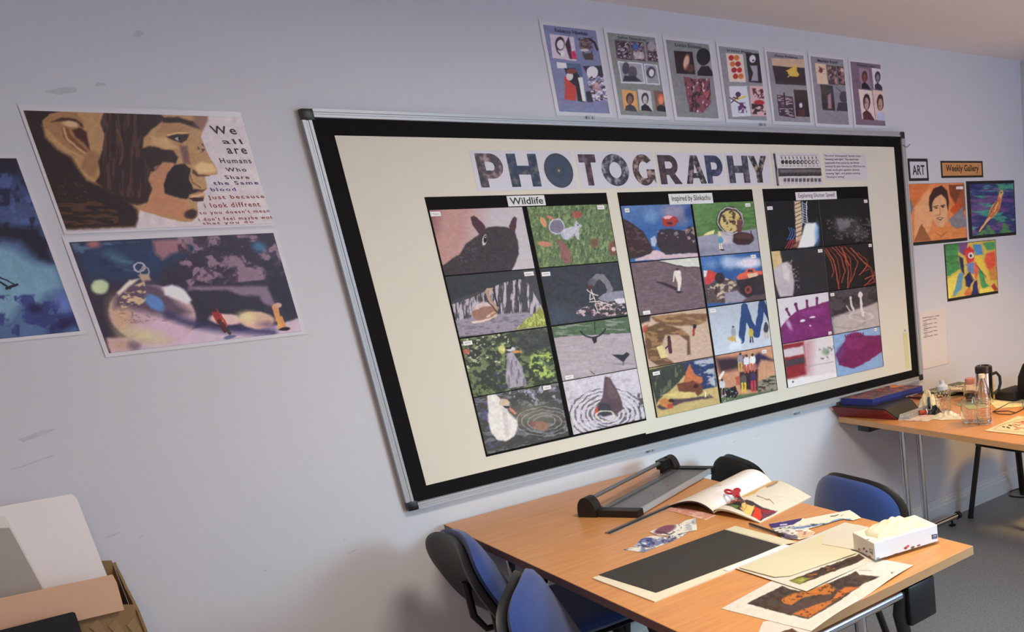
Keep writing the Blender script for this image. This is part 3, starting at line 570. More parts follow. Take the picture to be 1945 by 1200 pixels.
def e4(p):
    p.fill((26, 18, 20))
    L = [[(362, 385), (395, 440), (410, 500), (402, 530)], [(370, 378), (410, 440), (425, 520), (440, 595)], [(385, 372), (430, 430), (445, 520), (436, 590)], [(400, 368), (450, 420), (470, 500), (455, 560)], [(420, 368), (470, 420), (490, 500), (484, 590)], [(440, 366), (500, 430), (505, 520), (490, 590)], [(470, 366), (520, 420), (540, 450), (520, 520), (500, 560)], [(500, 372), (545, 420), (590, 470), (550, 520)], [(540, 400), (590, 440), (600, 490), (570, 500)], [(575, 580), (620, 540), (632, 500)], [(580, 540), (635, 520)], [(590, 570), (635, 560)], [(575, 450), (610, 480), (632, 560)], [(455, 370), (480, 440), (495, 470)]]
    for k, q in enumerate(L): p.l(((196, 76, 44), (216, 96, 60), (170, 56, 36))[k % 3], 5 if k % 2 else 4, q, al=.95)
photo('e', 1, 1, C8, e4, 'photograph of flowing orange light lines on black', (.95, .06, .02), gain=1.05)
def e5(p):
    P = [(100, 830), (150, 770), (200, 720), (260, 700), (330, 680), (400, 655), (420, 870), (120, 900)]
    p.fill((216, 206, 212)).p((126, 36, 104), P, soft=3)
    for a, b_, r in (((155, 705), (170, 740), 9), ((205, 680), (215, 720), 10), ((265, 660), (268, 720), 8), ((318, 645), (320, 690), 8)): p.l((120, 34, 100), 13, [a, b_]).e((96, 30, 84), a[0], a[1], r, r)
    p.e((190, 150, 190), 168, 790, 30, 10, 60, soft=6).e((240, 226, 236), 240, 768, 14, 7, -10).e((240, 226, 236), 295, 748, 16, 5, -5).e((150, 46, 126), 290, 720, 60, 18, -12, soft=8).e((210, 160, 200), 282, 795, 6, 5).n(.12, 34, 22, 181, P)
photo('e', 0, 2, C8, e5, 'photograph of a magenta paint splash with drops rising on white', (.95, .95, .02), warm=.3)
def e6(p):
    p.fill((80, 66, 70)).sp((50, 42, 46), 40, 30, .5, 191, None, .8).p((188, 172, 166), [(400, 750), (480, 722), (560, 700), (640, 670), (665, 660), (665, 800), (410, 850)], soft=7).ring((150, 134, 132), 490, 770, 90, 40, 8, .5).ring((214, 200, 196), 560, 745, 60, 24, 7, .6)
    p.l((210, 196, 190), 10, [(500, 640), (505, 680), (520, 715)]).l((226, 212, 206), 12, [(556, 640), (562, 700), (570, 740)]).e((230, 218, 214), 554, 628, 13, 18, soft=2).e((206, 190, 186), 500, 645, 7, 10).l((206, 190, 186), 6, [(480, 690), (500, 715)]).n(.07, 20, 16, 192)
photo('e', 1, 2, C8, e6, 'photograph of white drops leaping from pale liquid', (.07, .07, .024), warm=.4)
def e7(p):
    p.fill((226, 214, 214)).p((206, 150, 156), [(240, 880), (300, 870), (290, 1060), (245, 1060)], soft=24).p((150, 36, 46), [(128, 900), (246, 880), (262, 1060), (150, 1090)], soft=8).p((216, 196, 200), [(130, 925), (244, 905), (250, 950), (136, 970)], soft=5).p((70, 62, 70), [(146, 985), (250, 966), (252, 1000), (150, 1016)], soft=6).sp((90, 80, 80), 10, 12, .6, 201, [(330, 920), (410, 905), (412, 975), (340, 985)], .8).e((120, 140, 110), 368, 935, 20, 18, soft=6, al=.7).p((236, 228, 228), [(150, 1092), (440, 1045), (440, 1090), (150, 1150)], soft=4).l((180, 160, 164), 5, [(256, 1020), (410, 990)], al=.7).e((90, 80, 84), 188, 1098, 5, 5)
photo('e', 0, 3, C8, e7, 'photograph of a blurred red bus passing on a bright street', gain=1.1, warm=.3)
def e8(p):
    P = [(420, 950), (470, 880), (490, 860), (560, 850), (600, 848), (680, 848), (682, 930), (600, 985), (520, 1028), (440, 1010)]
    p.fill((136, 166, 206)).p((122, 28, 84), P, soft=4).e((136, 36, 96), 530, 880, 58, 50, soft=6).n(.1, 40, 26, 211, P)
    for k in range(8): p.l((112, 26, 80), 6, [(478+k*13, 862-k*1), (472+k*14, 848-k*2)])
    p.e((96, 60, 120), 445, 940, 20, 40, 20, soft=10, al=.6)
photo('e', 1, 3, C8, e8, 'photograph of a magenta splash on a light blue background', (.9, .05, .02), warm=.5)
# paper strip and pin right of the third panel
o = MB().box(-.014, .014, -.0006, 0, -.09, .09).build('paper_strip', mat('pale_green_paper', (214, 212, 160), .7, var=.03), loc=(2.318, -.0197, .975))
tag(o, 'narrow pale green paper strip hanging at the right edge of the board', 'paper')
tag(MB().lathe([(0, -.004), (.006, -.004), (.006, 0), (0, 0)], 14, Matrix.Rotation(math.radians(90), 4, 'X')).build('pin', M_ALU, loc=(2.319, -.0215, 1.075)), 'small round metal pin above the pale green paper strip', 'pin')

# --- PHOTOGRAPHY banner
def ngon_arc(cx, cy, rx, ry, a0, a1, n=20): return [(cx+rx*math.cos(math.radians(a0+(a1-a0)*k/n)), cy+ry*math.sin(math.radians(a0+(a1-a0)*k/n))) for k in range(n+1)]
LET = {
 'P': [[(0, 0), (.32, 0), (.32, .26)]+[(.52, .26)]+ngon_arc(.55, .63, .45, .37, -90, 90)+[(0, 1)], [(.32, .5), (.5, .5)]+ngon_arc(.52, .62, .15, .13, -90, 90, 10)+[(.32, .76)]],
 'R': [[(0, 0), (.3, 0), (.3, .32), (.42, .32), (.64, 0), (1, 0), (.7, .36)]+ngon_arc(.52, .66, .36, .34, -60, 90)+[(0, 1)], [(.3, .54), (.5, .54)]+ngon_arc(.5, .66, .13, .12, -90, 90, 10)+[(.3, .78)]],
 'H': [[(0, 0), (.3, 0), (.3, .37), (.7, .37), (.7, 0), (1, 0), (1, 1), (.7, 1), (.7, .64), (.3, .64), (.3, 1), (0, 1)]],
 'T': [[(.33, 0), (.68, 0), (.68, .74), (1, .74), (1, 1), (0, 1), (0, .74), (.33, .74)]],
 'O': [ngon_arc(.5, .5, .5, .5, 0, 354, 59), ngon_arc(.5, .5, .22, .25, 0, 348, 29)],
 'G': [ngon_arc(.5, .5, .5, .5, 38, 322, 40)+[(1, .05), (1, .52), (.62, .52), (.62, .3)]+ngon_arc(.52, .5, .24, .27, 300, 50, 24)],
 'A': [[(0, 0), (.29, 0), (.36, .2), (.64, .2), (.71, 0), (1, 0), (.66, 1), (.34, 1)], [(.41, .38), (.59, .38), (.5, .7)]],
 'Y': [[(.34, 0), (.66, 0), (.66, .36), (1, 1), (.68, 1), (.5, .6), (.32, 1), (0, 1), (.34, .36)]],
}
def letter_mat(k, c1, c2, c3, sc_=30):
    c1, c2 = [tuple(v*.72 for v in c) for c in (c1, c2)]; c3 = tuple(v*.86 for v in c3)
    m = bpy.data.materials.new('letter_print_%s' % k); m.use_nodes = True; nt = m.node_tree; b = nt.nodes['Principled BSDF']
    tc = nt.nodes.new('ShaderNodeTexCoord'); n = nt.nodes.new('ShaderNodeTexNoise'); n.inputs['Scale'].default_value = sc_; n.inputs['Detail'].default_value = 4
    r = nt.nodes.new('ShaderNodeValToRGB'); e = r.color_ramp.elements; e[0].position = .36; e[0].color = rgba(c1); e[1].position = .66; e[1].color = rgba(c3)
    q = e.new(.5); q.color = rgba(c2)
    nt.links.new(tc.outputs['Object'], n.inputs['Vector']); nt.links.new(n.outputs['Fac'], r.inputs[0]); nt.links.new(r.outputs[0], b.inputs['Base Color']); b.inputs['Roughness'].default_value = .5
    return m
ZL0, ZL1 = 1.788, 1.892
banner = [
 ('P H O lens', (.428, .762), [('P', .441, .522, (44, 32, 40), (110, 76, 82), (190, 160, 164)), ('H', .539, .637, (28, 38, 78), (42, 56, 104), (120, 110, 100)), ('lens', .656, .756, 0, 0, 0)]),
 ('T O G', (.775, 1.075), [('T', .783, .845, (60, 30, 44), (104, 52, 66), (130, 100, 120)), ('O', .862, .966, (40, 34, 50), (92, 88, 112), (190, 186, 200)), ('G', .982, 1.070, (44, 30, 30), (112, 66, 60), (200, 170, 160))]),
 ('R A P', (1.083, 1.381), [('R', 1.089, 1.181, (50, 34, 40), (92, 56, 64), (110, 70, 76)), ('A', 1.199, 1.289, (26, 24, 32), (60, 50, 62), (190, 160, 160)), ('P', 1.293, 1.371, (34, 38, 76), (60, 76, 120), (100, 84, 130))]),
 ('H Y', (1.388, 1.604), [('H', 1.396, 1.496, (54, 50, 70), (92, 88, 112), (130, 126, 146)), ('Y', 1.500, 1.590, (28, 24, 38), (70, 56, 76), (206, 180, 160))])]
M_BAN = mat('banner_paper', (214, 210, 220), .5, var=.02)
for nm, (x0, x1), letters in banner:
    o = MB().box(x0-(x0+x1)/2, x1-(x0+x1)/2, -.0007, 0, -.062, .062).build('banner_sheet', M_BAN, loc=((x0+x1)/2, -.0197, 1.840))
    tag(o, 'white banner sheet with the photo-filled letters %s of the word PHOTOGRAPHY' % nm, 'banner')
    for i, (ch, a, b_, c1, c2, c3) in enumerate(letters):
        if ch == 'lens':
            for r, c, k in ((1.0, (34, 26, 44), 0), (.86, (44, 32, 62), 1), (.62, (32, 28, 66), 2), (.42, (26, 22, 36), 3), (.2, (54, 44, 50), 4), (.07, (170, 140, 110), 5)):
                flat_glyph('lens_ring', mat('lens_ink_%d' % k, c, .4, var=.25, vscale=25), 'curve', [ngon_arc(0, 0, 1, 1, 0, 354, 59)], ((a+b_)/2-(b_-a)/2*r, -.0204, 1.8385-.056*r), ((b_-a)*r, 0, 0), (0, 0, .112*r), o, lift=(0, -.0004-.0001*k, 0))
            continue
        lz0, lz1 = (1.785, 1.894) if ch in 'OG' else (ZL0, ZL1)
        halo = [[(0, 0), (1, 0), (1, 1), (0, 1)]]
        flat_glyph('letter', letter_mat(nm+ch, c1, c2, c3, 45), 'curve', LET[ch], (a, -.0204, lz0), (b_-a, 0, 0), (0, 0, lz1-lz0), o)
# exposure guide and text card
def expo(p):
    p.fill((212, 206, 210)).l((58, 52, 58), 32, [(158, 180), (190, 400), (214, 630)]).l((150, 145, 150), 8, [(180, 250), (196, 350)]).l((160, 156, 160), 8, [(200, 420), (216, 610)]).p((64, 58, 64), [(215, 388), (868, 380), (880, 498), (225, 505)]).p((140, 134, 140), [(240, 405), (850, 400), (855, 440), (245, 448)], al=.6)
    for k in range(10):
        x = 285+k*57
        p.e((30, 26, 30), x, 293, 24, 30).e((214, 208, 212), x+4, 293, 2+2.0*k, 3+2.4*k).l((50, 46, 50), 12, [(x-22, 215), (x-12, 245)]).l((110, 104, 110), 8, [(x-10, 350), (x+14, 350)])
        p.p((96, 90, 96), [(x+10, 535), (x+52, 530), (x+55, 582), (x+15, 588)]).l((150, 144, 150), 8, [(x+20, 606), (x+45, 604)]).l((40, 36, 40), 16, [(x+10, 485), (x+30, 484)]).l((110, 104, 110), 12, [(x, 455), (x+26, 415)], al=.7)
    p.l((120, 114, 118), 6, [(240, 195), (800, 190)], al=.7)
q = wall_pic(1.618, 1.880, 1.774, 1.906, -.0205, (1450, 270, 7.78), 1.2); q.warp(.25); expo(q)
tag(q.build('exposure_chart', gain=(1.05,)*3), 'black and white chart of rows of circles and scales beside the PHOTOGRAPHY banner', 'chart')
tc_ = MB().box(-.127, .127, -.0005, 0, -.058, .058).build('text_card', mat('pale_paper', (216, 210, 216), .6, var=.02), loc=(2.028, -.0197, 1.849)); tag(tc_, 'small white card of printed text at the top right of the board', 'notice')
lines = [('The word "photography" literally means', .90), ('"drawing with light". The word was', .82), ('supposedly first coined by the British', .84), ('scientist Sir John Herschel in 1839 from the', .98), ('Greek words phos (genitive: photos),', .83), ('meaning "light", and graphe meaning', .83), ('"drawing or writing".', .45)]
M_GREYT = mat('grey_ink', (96, 90, 98), .6, var=.05)
for k, (t, wd) in enumerate(lines):
    flat_glyph('text_line', M_TEXT if k == 1 else M_GREYT, 'font', t, (1.906, -.0202, 1.889-k*.0148), (.245*wd, 0, 0), (0, 0, .011), tc_, offset=.012)

# ------------------------------------------------------------------ laminated posters above the board
def cols(lst): return lst
U1 = (1000, 20, 5.118); U2 = (1360, 60, 5.118)
M_TNAME = mat('poster_title_ink', (52, 46, 80), .6, var=.05); M_TNAME2 = mat('poster_title_grey', (60, 58, 64), .6, var=.05)
def portrait(p, x, y, w, h, bg, hair, face, cloth, hat=None, bw=0):
    """a small head-and-shoulders picture on the poster"""
    k = .14*w
    p.p(bg, [(x, y), (x+w, y+k), (x+w+.12*h, y+h+k), (x+.12*h, y+h)])
    cx, cy = x+w*.5+.05*h, y+h*.42+k*.5
    p.e(hair, cx, cy-.02*h, w*.27, h*.27, soft=3).e(face, cx, cy+h*.04, w*.17, h*.2, soft=3).p(cloth, [(x+.14*h+w*.06, y+h+k*.3), (cx-w*.3, cy+h*.36), (cx, cy+h*.24), (cx+w*.3, cy+h*.36), (x+.12*h+w*.96, y+h+k*.9)], soft=3)
    p.sp(hair, w*.12, h*.08, .6, int(x+y) % 97, [(cx-w*.16, cy-h*.1), (cx+w*.16, cy-h*.1), (cx+w*.16, cy+h*.2), (cx-w*.16, cy+h*.2)], .5)
def blob_pic(p, x, y, w, h, bg, cs, seed, sx=14, sy=14, slope=.14):
    k = slope*w; P = [(x, y), (x+w, y+k), (x+w+.12*h, y+h+k), (x+.12*h, y+h)]
    p.p(bg, P)
    for i, c in enumerate(cs): p.sp(c, sx, sy, .5+.02*i, seed+i, [(a*.9+(x+w/2+.06*h)*.1, b_*.9+(y+h/2+k/2)*.1) for a, b_ in P], .95)
def poster(x0, x1, z0, z1, c, bg, paint, name, label, tm, gain=1.45):
    zt, zb = z1, z0
    o = MB().box(-(x1-x0)/2, (x1-x0)/2, -.0006, 0, -(z1-z0)/2, (z1-z0)/2).build('laminated_poster', mat('laminate_border', (226, 222, 230), .22, coat=.6, var=.02), loc=((x0+x1)/2, -.0022, (z0+z1)/2))
    tag(o, label, 'poster', 'laminated posters in a row above the board')
    p = wall_pic(x0+.012, x1-.009, z0+.013, z1-.014, -.0034, c, 1.15).fill(bg).warp(.3); paint(p)
    p.build('printed_sheet', o, GLOSS, gain=(gain,)*3, thick=.0005)
    if name: flat_glyph('lettering', tm, 'font', name, (x0+.048, -.0036, z1-.033), ((x1-x0)*.56, 0, 0), (0, 0, .0125), o, offset=.02)
def pu1(p):
    blob_pic(p, 225, 225, 235, 235, (196, 180, 196), [], 1); p.e((50, 34, 44), 325, 320, 46, 66, soft=4).e((214, 196, 202), 330, 330, 34, 46, soft=4).l((60, 40, 50), 14, [(285, 330), (300, 400), (330, 430)]).p((66, 34, 52), [(375, 330), (410, 250), (440, 400), (490, 470), (420, 470)], soft=5).p((190, 50, 90), [(430, 400), (470, 390), (490, 470), (440, 468)], soft=4).e((226, 214, 216), 350, 420, 20, 26, soft=4)
    p.e((110, 92, 92), 570, 330, 60, 66, soft=5).sp((60, 50, 54), 20, 12, .5, 3, [(500, 270), (640, 260), (650, 470), (560, 480)], .9).l((50, 34, 44), 22, [(610, 275), (660, 310), (690, 380)]).e((196, 180, 184), 565, 385, 40, 14, soft=3).p((74, 54, 56), [(540, 420), (640, 410), (650, 480), (570, 478)], soft=5)
    p.p((206, 202, 212), [(290, 500), (385, 508), (395, 565), (300, 560)]).p((76, 92, 120), [(385, 508), (525, 520), (550, 640), (420, 630)], soft=3).p((176, 60, 48), [(365, 650), (430, 620), (470, 700), (490, 790), (480, 880), (370, 860), (375, 740)], soft=5).p((40, 30, 38), [(365, 560), (470, 560), (540, 690), (560, 890), (500, 880), (480, 740), (420, 690)], soft=5).e((206, 190, 190), 420, 640, 34, 40, soft=4).e((120, 60, 56), 440, 590, 50, 26, soft=4).p((216, 212, 220), [(500, 650), (545, 650), (575, 880), (545, 880)], soft=3)
    p.p((50, 46, 60), [(545, 540), (740, 535), (770, 640), (600, 640)], soft=4).e((210, 204, 212), 640, 600, 56, 60, soft=4).sp((216, 206, 212), 24, 16, .48, 5, [(590, 640), (760, 640), (800, 880), (640, 880)], .9).sp((60, 40, 46), 24, 20, .56, 6, [(590, 640), (760, 640), (800, 880), (600, 880)], .9).p((50, 44, 52), [(575, 790), (620, 780), (650, 890), (590, 890)], soft=4).e((180, 130, 130), 680, 740, 40, 40, soft=10, al=.7)
def pu2(p):
    for i, (x, w_) in enumerate(((855, 150), (1008, 130), (1160, 110))):
        blob_pic(p, x, 280+i*12, w_, 185, (86, 66, 78), [(176, 160, 170), (50, 36, 50)], 20+3*i)
    p.e((60, 90, 140), 1060, 350, 30, 34, soft=6).p((206, 196, 190), [(1040, 400), (1140, 405), (1150, 470), (1050, 470)], soft=4, al=.7).e((150, 140, 146), 1215, 350, 40, 46, soft=6)
    p.p((196, 194, 202), [(885, 490), (1128, 510), (1158, 715), (920, 705)]).p((150, 148, 160), [(900, 505), (1115, 522), (1142, 698), (932, 690)]).e((70, 64, 74), 965, 560, 34, 60, soft=5).e((80, 74, 84), 1030, 600, 44, 60, soft=5).p((50, 44, 54), [(935, 690), (950, 630), (1060, 640), (1120, 690)], soft=6)
    p.p((196, 194, 202), [(1140, 515), (1270, 528), (1302, 725), (1165, 718)]).p((140, 138, 152), [(1150, 527), (1258, 538), (1290, 710), (1178, 705)]).e((70, 64, 76), 1210, 600, 44, 56, soft=4).e((206, 200, 206), 1215, 605, 24, 36, soft=3)
    portrait(p, 925, 765, 140, 200, (206, 150, 90), (60, 40, 44), (130, 90, 80), (60, 56, 66)); portrait(p, 1080, 765, 125, 200, (190, 186, 190), (44, 38, 44), (180, 170, 172), (34, 30, 36)); portrait(p, 1235, 775, 125, 195, (110, 84, 76), (196, 90, 60), (206, 130, 96), (34, 28, 32))
def pu3(p):
    p.p((44, 24, 30), [(1432, 390), (1612, 402), (1642, 622), (1460, 612)]).e((206, 160, 140), 1555, 500, 28, 70, 10, soft=8).e((110, 60, 56), 1590, 560, 40, 40, soft=10, al=.7)
    p.p((150, 146, 152), [(1640, 380), (1790, 390), (1815, 635), (1660, 630)], soft=8, al=.6).e((30, 26, 32), 1720, 450, 68, 84, soft=4).p((30, 26, 32), [(1660, 600), (1700, 540), (1770, 540), (1818, 610), (1818, 638), (1665, 632)], soft=4)
    P = [(1528, 640), (1640, 665), (1780, 660), (1790, 800), (1790, 900), (1720, 995), (1590, 985), (1560, 850)]
    p.p((120, 66, 78), P, soft=4).sp((50, 32, 40), 22, 40, .52, 41, P, .9).sp((216, 200, 206), 18, 34, .66, 42, P, .9).sp((190, 90, 80), 20, 30, .6, 43, [(1640, 670), (1780, 670), (1780, 860), (1680, 850)], .9)
def pu4(p):
    p.p((214, 190, 176), [(95, 210), (260, 220), (290, 492), (130, 488)]).p((40, 34, 42), [(288, 205), (418, 215), (450, 500), (320, 490)])
    for i in range(4):
        for j in range(2): p.e(((170, 46, 40), (196, 110, 60), (150, 40, 50))[(i+j) % 3], 148+j*52+i*14, 255+i*60, 26, 26, soft=3)
    p.e((200, 196, 204), 355, 265, 30, 38, soft=4).e((40, 34, 42), 362, 280, 9, 9).p((150, 146, 160), [(330, 330), (400, 330), (410, 480), (340, 480), (360, 400)], soft=6)
    p.p((196, 196, 214), [(125, 530), (300, 530), (340, 820), (160, 830)], soft=3).l((50, 30, 50), 10, [(135, 640), (290, 740)]).l((60, 40, 50), 10, [(150, 690), (230, 620)]).e((60, 44, 66), 215, 610, 26, 26, soft=4).l((206, 180, 60), 14, [(190, 660), (290, 630)]).l((90, 30, 60), 14, [(170, 640), (210, 650)]).sp((80, 30, 80), 20, 20, .5, 51, [(210, 690), (300, 690), (300, 790), (220, 790)], .9)
    p.p((196, 160, 166), [(328, 525), (480, 530), (500, 820), (345, 820)], soft=3).sp((70, 30, 40), 30, 26, .44, 52, [(350, 550), (470, 560), (480, 650), (370, 650)], .95).e((160, 40, 50), 420, 690, 50, 26, soft=4).sp((50, 30, 36), 30, 26, .48, 53, [(345, 700), (490, 710), (490, 810), (350, 800)], .95)
def pu5(p):
    p.p((50, 40, 48), [(548, 330), (860, 350), (876, 525), (580, 508)]).p((190, 160, 136), [(538, 255), (855, 270), (862, 352), (700, 345), (620, 335), (548, 330)], soft=4).p((226, 170, 80), [(690, 375), (740, 350), (770, 320), (780, 370), (810, 420), (790, 440), (730, 435), (700, 410)], soft=4).l((230, 176, 86), 10, [(700, 440), (760, 380)]).l((230, 176, 86), 9, [(685, 380), (740, 390)]).l((230, 176, 86), 9, [(765, 310), (785, 370)])
    p.p((150, 120, 130), [(575, 548), (738, 555), (750, 620), (590, 612)], soft=3).blob if False else None
    blob_pic(p, 590, 612, 155, 205, (60, 46, 56), [(170, 150, 160)], 61, 40, 10); p.l((50, 36, 44), 16, [(660, 600), (675, 730)])
    p.p((38, 28, 36), [(755, 562), (885, 570), (915, 830), (780, 825)]).e((196, 190, 200), 825, 715, 16, 24, soft=4).p((90, 50, 56), [(800, 760), (860, 750), (870, 825), (800, 822)], soft=6, al=.7)
def pu6(p):
    p.p((214, 184, 160), [(960, 305), (1065, 318), (1088, 512), (985, 505)]).e((110, 50, 56), 1020, 375, 18, 26, soft=4).sp((150, 60, 50), 12, 12, .62, 71, [(965, 310), (1060, 320), (1070, 430), (975, 420)], .9)
    blob_pic(p, 1075, 325, 90, 185, (80, 60, 66), [(170, 140, 140)], 74, 30, 40); blob_pic(p, 1172, 335, 95, 178, (60, 46, 52), [(150, 110, 110)], 77, 30, 30); p.e((190, 176, 176), 1225, 375, 16, 18, soft=4)
    p.p((50, 44, 50), [(1012, 515), (1135, 525), (1160, 770), (1038, 762)]).p((150, 116, 124), [(1085, 620), (1115, 600), (1125, 750), (1090, 750)], soft=5).p((120, 118, 132), [(1145, 530), (1280, 540), (1295, 775), (1168, 770)]).e((64, 58, 72), 1245, 635, 46, 56, soft=4).p((56, 50, 62), [(1170, 770), (1190, 690), (1290, 690), (1295, 775)], soft=4).l((40, 36, 44), 5, [(1165, 540), (1230, 600)])
def pu7(p):
    portrait(p, 1385, 350, 100, 200, (140, 116, 132), (60, 36, 44), (120, 70, 70), (30, 26, 34)); portrait(p, 1512, 352, 100, 205, (200, 190, 200), (40, 36, 46), (120, 116, 126), (50, 46, 60)); portrait(p, 1385, 558, 130, 290, (214, 190, 184), (44, 30, 36), (170, 140, 136), (76, 36, 44)); portrait(p, 1520, 565, 125, 290, (200, 176, 170), (60, 40, 40), (170, 130, 120), (170, 170, 196))
poster(.744, .949, 2.018, 2.312, U1, (118, 118, 152), pu1, 'Rebecca Hawkes', 'lilac laminated poster of collage portraits, leftmost of the row above the board', M_TNAME)
poster(.970, 1.176, 2.016, 2.311, U1, (124, 124, 122), pu2, 'John Stezaker', 'grey laminated poster with eight small portraits in three rows', M_TNAME2)
poster(1.200, 1.406, 2.018, 2.309, U1, (124, 124, 126), pu3, 'Lucas Simoes', 'grey laminated poster with a black silhouette head and a large striped portrait', M_TNAME2)
poster(1.430, 1.640, 2.018, 2.308, U2, (132, 130, 138), pu4, 'Irving Penn', 'grey laminated poster with a red patterned picture and still life pictures', M_TNAME2)
poster(1.660, 1.872, 2.018, 2.308, U2, (132, 128, 136), pu5, 'Amy Friend', 'grey laminated poster with a golden hand picture across its top', M_TNAME2)
poster(1.890, 2.096, 2.016, 2.309, U2, (128, 124, 132), pu6, 'Maurizio Anzeri', 'grey laminated poster with five small pictures and an empty lower part', M_TNAME2)
poster(2.118, 2.325, 2.018, 2.307, U2, (112, 92, 112), pu7, 'Annegret Soltau', 'mauve laminated poster with four portraits, rightmost of the row above the board', M_TNAME2)

# ------------------------------------------------------------------ big prints left of the board
def big_print(x0, x1, z0, z1, m, c, paint, name, label, gain, ml=None, mr=None, mt=None, mb=None, dens=.95):
    o = MB().box(-(x1-x0)/2, (x1-x0)/2, -.0008, 0, -(z1-z0)/2, (z1-z0)/2).build(name, mat('laminate_border', (226, 222, 230), .22), loc=((x0+x1)/2, -.0018, (z0+z1)/2))
    tag(o, label, 'poster')
    p = wall_pic(x0+(m if ml is None else ml), x1-(m if mr is None else mr), z0+(m if mb is None else mb), z1-(m if mt is None else mt), -.0032, c, dens); paint(p)
    p.build('printed_picture', o, GLOSS, gain=gain, thick=.0005, sat=.88, grain=.09)
    return o
def face(p):
    p.fill((190, 180, 188))
    sk = (168, 128, 86)
    HEAD = [(60, 60), (1690, 105), (1680, 180), (1640, 260), (1622, 320), (1650, 400), (1700, 500), (1765, 610), (1768, 645), (1700, 665), (1662, 670), (1670, 740), (1676, 775), (1640, 800), (1655, 830), (1648, 870), (1590, 895), (1595, 960), (1592, 1020), (1550, 1062), (1480, 1072), (1380, 1050), (1250, 1010), (1090, 968), (1070, 1040), (1050, 1110), (400, 1135)]
    p.p(sk, HEAD, soft=5)
    # dark hair and neck on the left
    p.p((40, 26, 28), [(60, 60), (420, 80), (300, 140), (230, 220), (260, 330), (360, 430), (480, 500), (560, 620), (620, 700), (760, 760), (960, 860), (1060, 960), (1070, 1040), (1050, 1110), (400, 1135), (200, 700)], soft=18)
    p.sp((84, 52, 38), 120, 26, .5, 301, [(330, 860), (700, 880), (900, 980), (900, 1080), (430, 1110)], .8).sp((70, 58, 46), 36, 20, .62, 302, [(260, 640), (620, 720), (640, 880), (320, 880)], .7)
    # ear
    p.p((150, 108, 70), [(230, 180), (300, 120), (420, 95), (520, 110), (590, 190), (600, 270), (640, 340), (660, 460), (620, 520), (520, 500), (420, 430), (330, 340), (260, 270)], soft=8).p((70, 40, 32), [(310, 190), (400, 150), (520, 165), (585, 210), (590, 240), (500, 190), (400, 185)], soft=8).e((196, 160, 124), 480, 208, 70, 26, 8, soft=8).p((110, 66, 44), [(400, 240), (420, 330), (500, 410), (600, 470), (640, 450), (560, 380), (480, 300), (450, 240)], soft=10).p((66, 34, 30), [(490, 260), (560, 240), (620, 280), (650, 440), (600, 380), (530, 330)], soft=10).l((190, 148, 104), 18, [(420, 250), (450, 340), (540, 420), (620, 470)], soft=8).l((176, 134, 90), 26, [(270, 260), (340, 350), (440, 430), (580, 500), (640, 500)], soft=12)
    p.p((146, 104, 68), [(600, 480), (680, 440), (740, 480), (720, 600), (700, 680), (640, 660), (570, 590)], soft=14)
    # sideburn / cheek paint
    p.p((48, 30, 32), [(780, 90), (1260, 100), (1290, 180), (1200, 250), (1120, 330), (1110, 420), (1180, 400), (1280, 430), (1380, 440), (1420, 500), (1400, 560), (1290, 540), (1250, 600), (1180, 640), (1160, 700), (1200, 780), (1150, 900), (1060, 920), (960, 900), (860, 820), (760, 770), (700, 720), (740, 640), (720, 540), (760, 440), (780, 300), (740, 200)], soft=10)
    p.sp((88, 58, 54), 26, 200, .54, 303, [(760, 100), (1150, 110), (1080, 420), (1180, 600), (1100, 860), (900, 840), (740, 720)], .65).l((120, 80, 60), 14, [(890, 260), (930, 360), (935, 480), (910, 560)], soft=10, al=.8).sp((150, 104, 80), 40, 60, .6, 304, [(1150, 600), (1340, 540), (1330, 720), (1200, 880)], .8)
    p.p((176, 118, 84), [(1290, 560), (1380, 550), (1330, 650), (1310, 740), (1300, 830), (1400, 870), (1500, 890), (1530, 1000), (1500, 1060), (1300, 1010), (1100, 960), (1180, 880), (1200, 760), (1180, 680)], soft=12)
    p.p((34, 20, 26), [(1390, 570), (1480, 560), (1530, 600), (1520, 700), (1560, 780), (1640, 790), (1520, 830), (1500, 870), (1400, 850), (1310, 820), (1300, 740), (1330, 640)], soft=8).e((60, 36, 38), 1535, 1000, 58, 42, -10, soft=10)
    # brow, eye
    p.p((44, 26, 28), [(1260, 110), (1300, 150), (1420, 150), (1560, 190), (1620, 250), (1560, 240), (1440, 200), (1290, 200)], soft=10).p((160, 112, 76), [(1280, 210), (1440, 210), (1560, 250), (1500, 280), (1340, 290), (1240, 280)], soft=12).l((210, 170, 120), 9, [(1330, 305), (1420, 290), (1500, 292)], soft=3).p((50, 32, 36), [(1320, 318), (1400, 305), (1520, 300), (1500, 350), (1450, 376), (1380, 350)], soft=6).e((150, 140, 150), 1425, 340, 28, 14, 10, soft=3).e((24, 18, 24), 1440, 338, 14, 16, soft=2).p((190, 150, 104), [(1190, 320), (1320, 330), (1400, 400), (1450, 420), (1340, 430), (1200, 390)], soft=14).p((92, 62, 66), [(1440, 400), (1500, 400), (1530, 560), (1470, 560)], soft=14, al=.8)
    p.p((110, 74, 74), [(1560, 110), (1690, 105), (1680, 180), (1640, 260), (1560, 230)], soft=20, al=.7).sp((70, 50, 48), 22, 26, .48, 305, [(1590, 380), (1640, 370), (1690, 500), (1640, 520), (1600, 470)], .9)
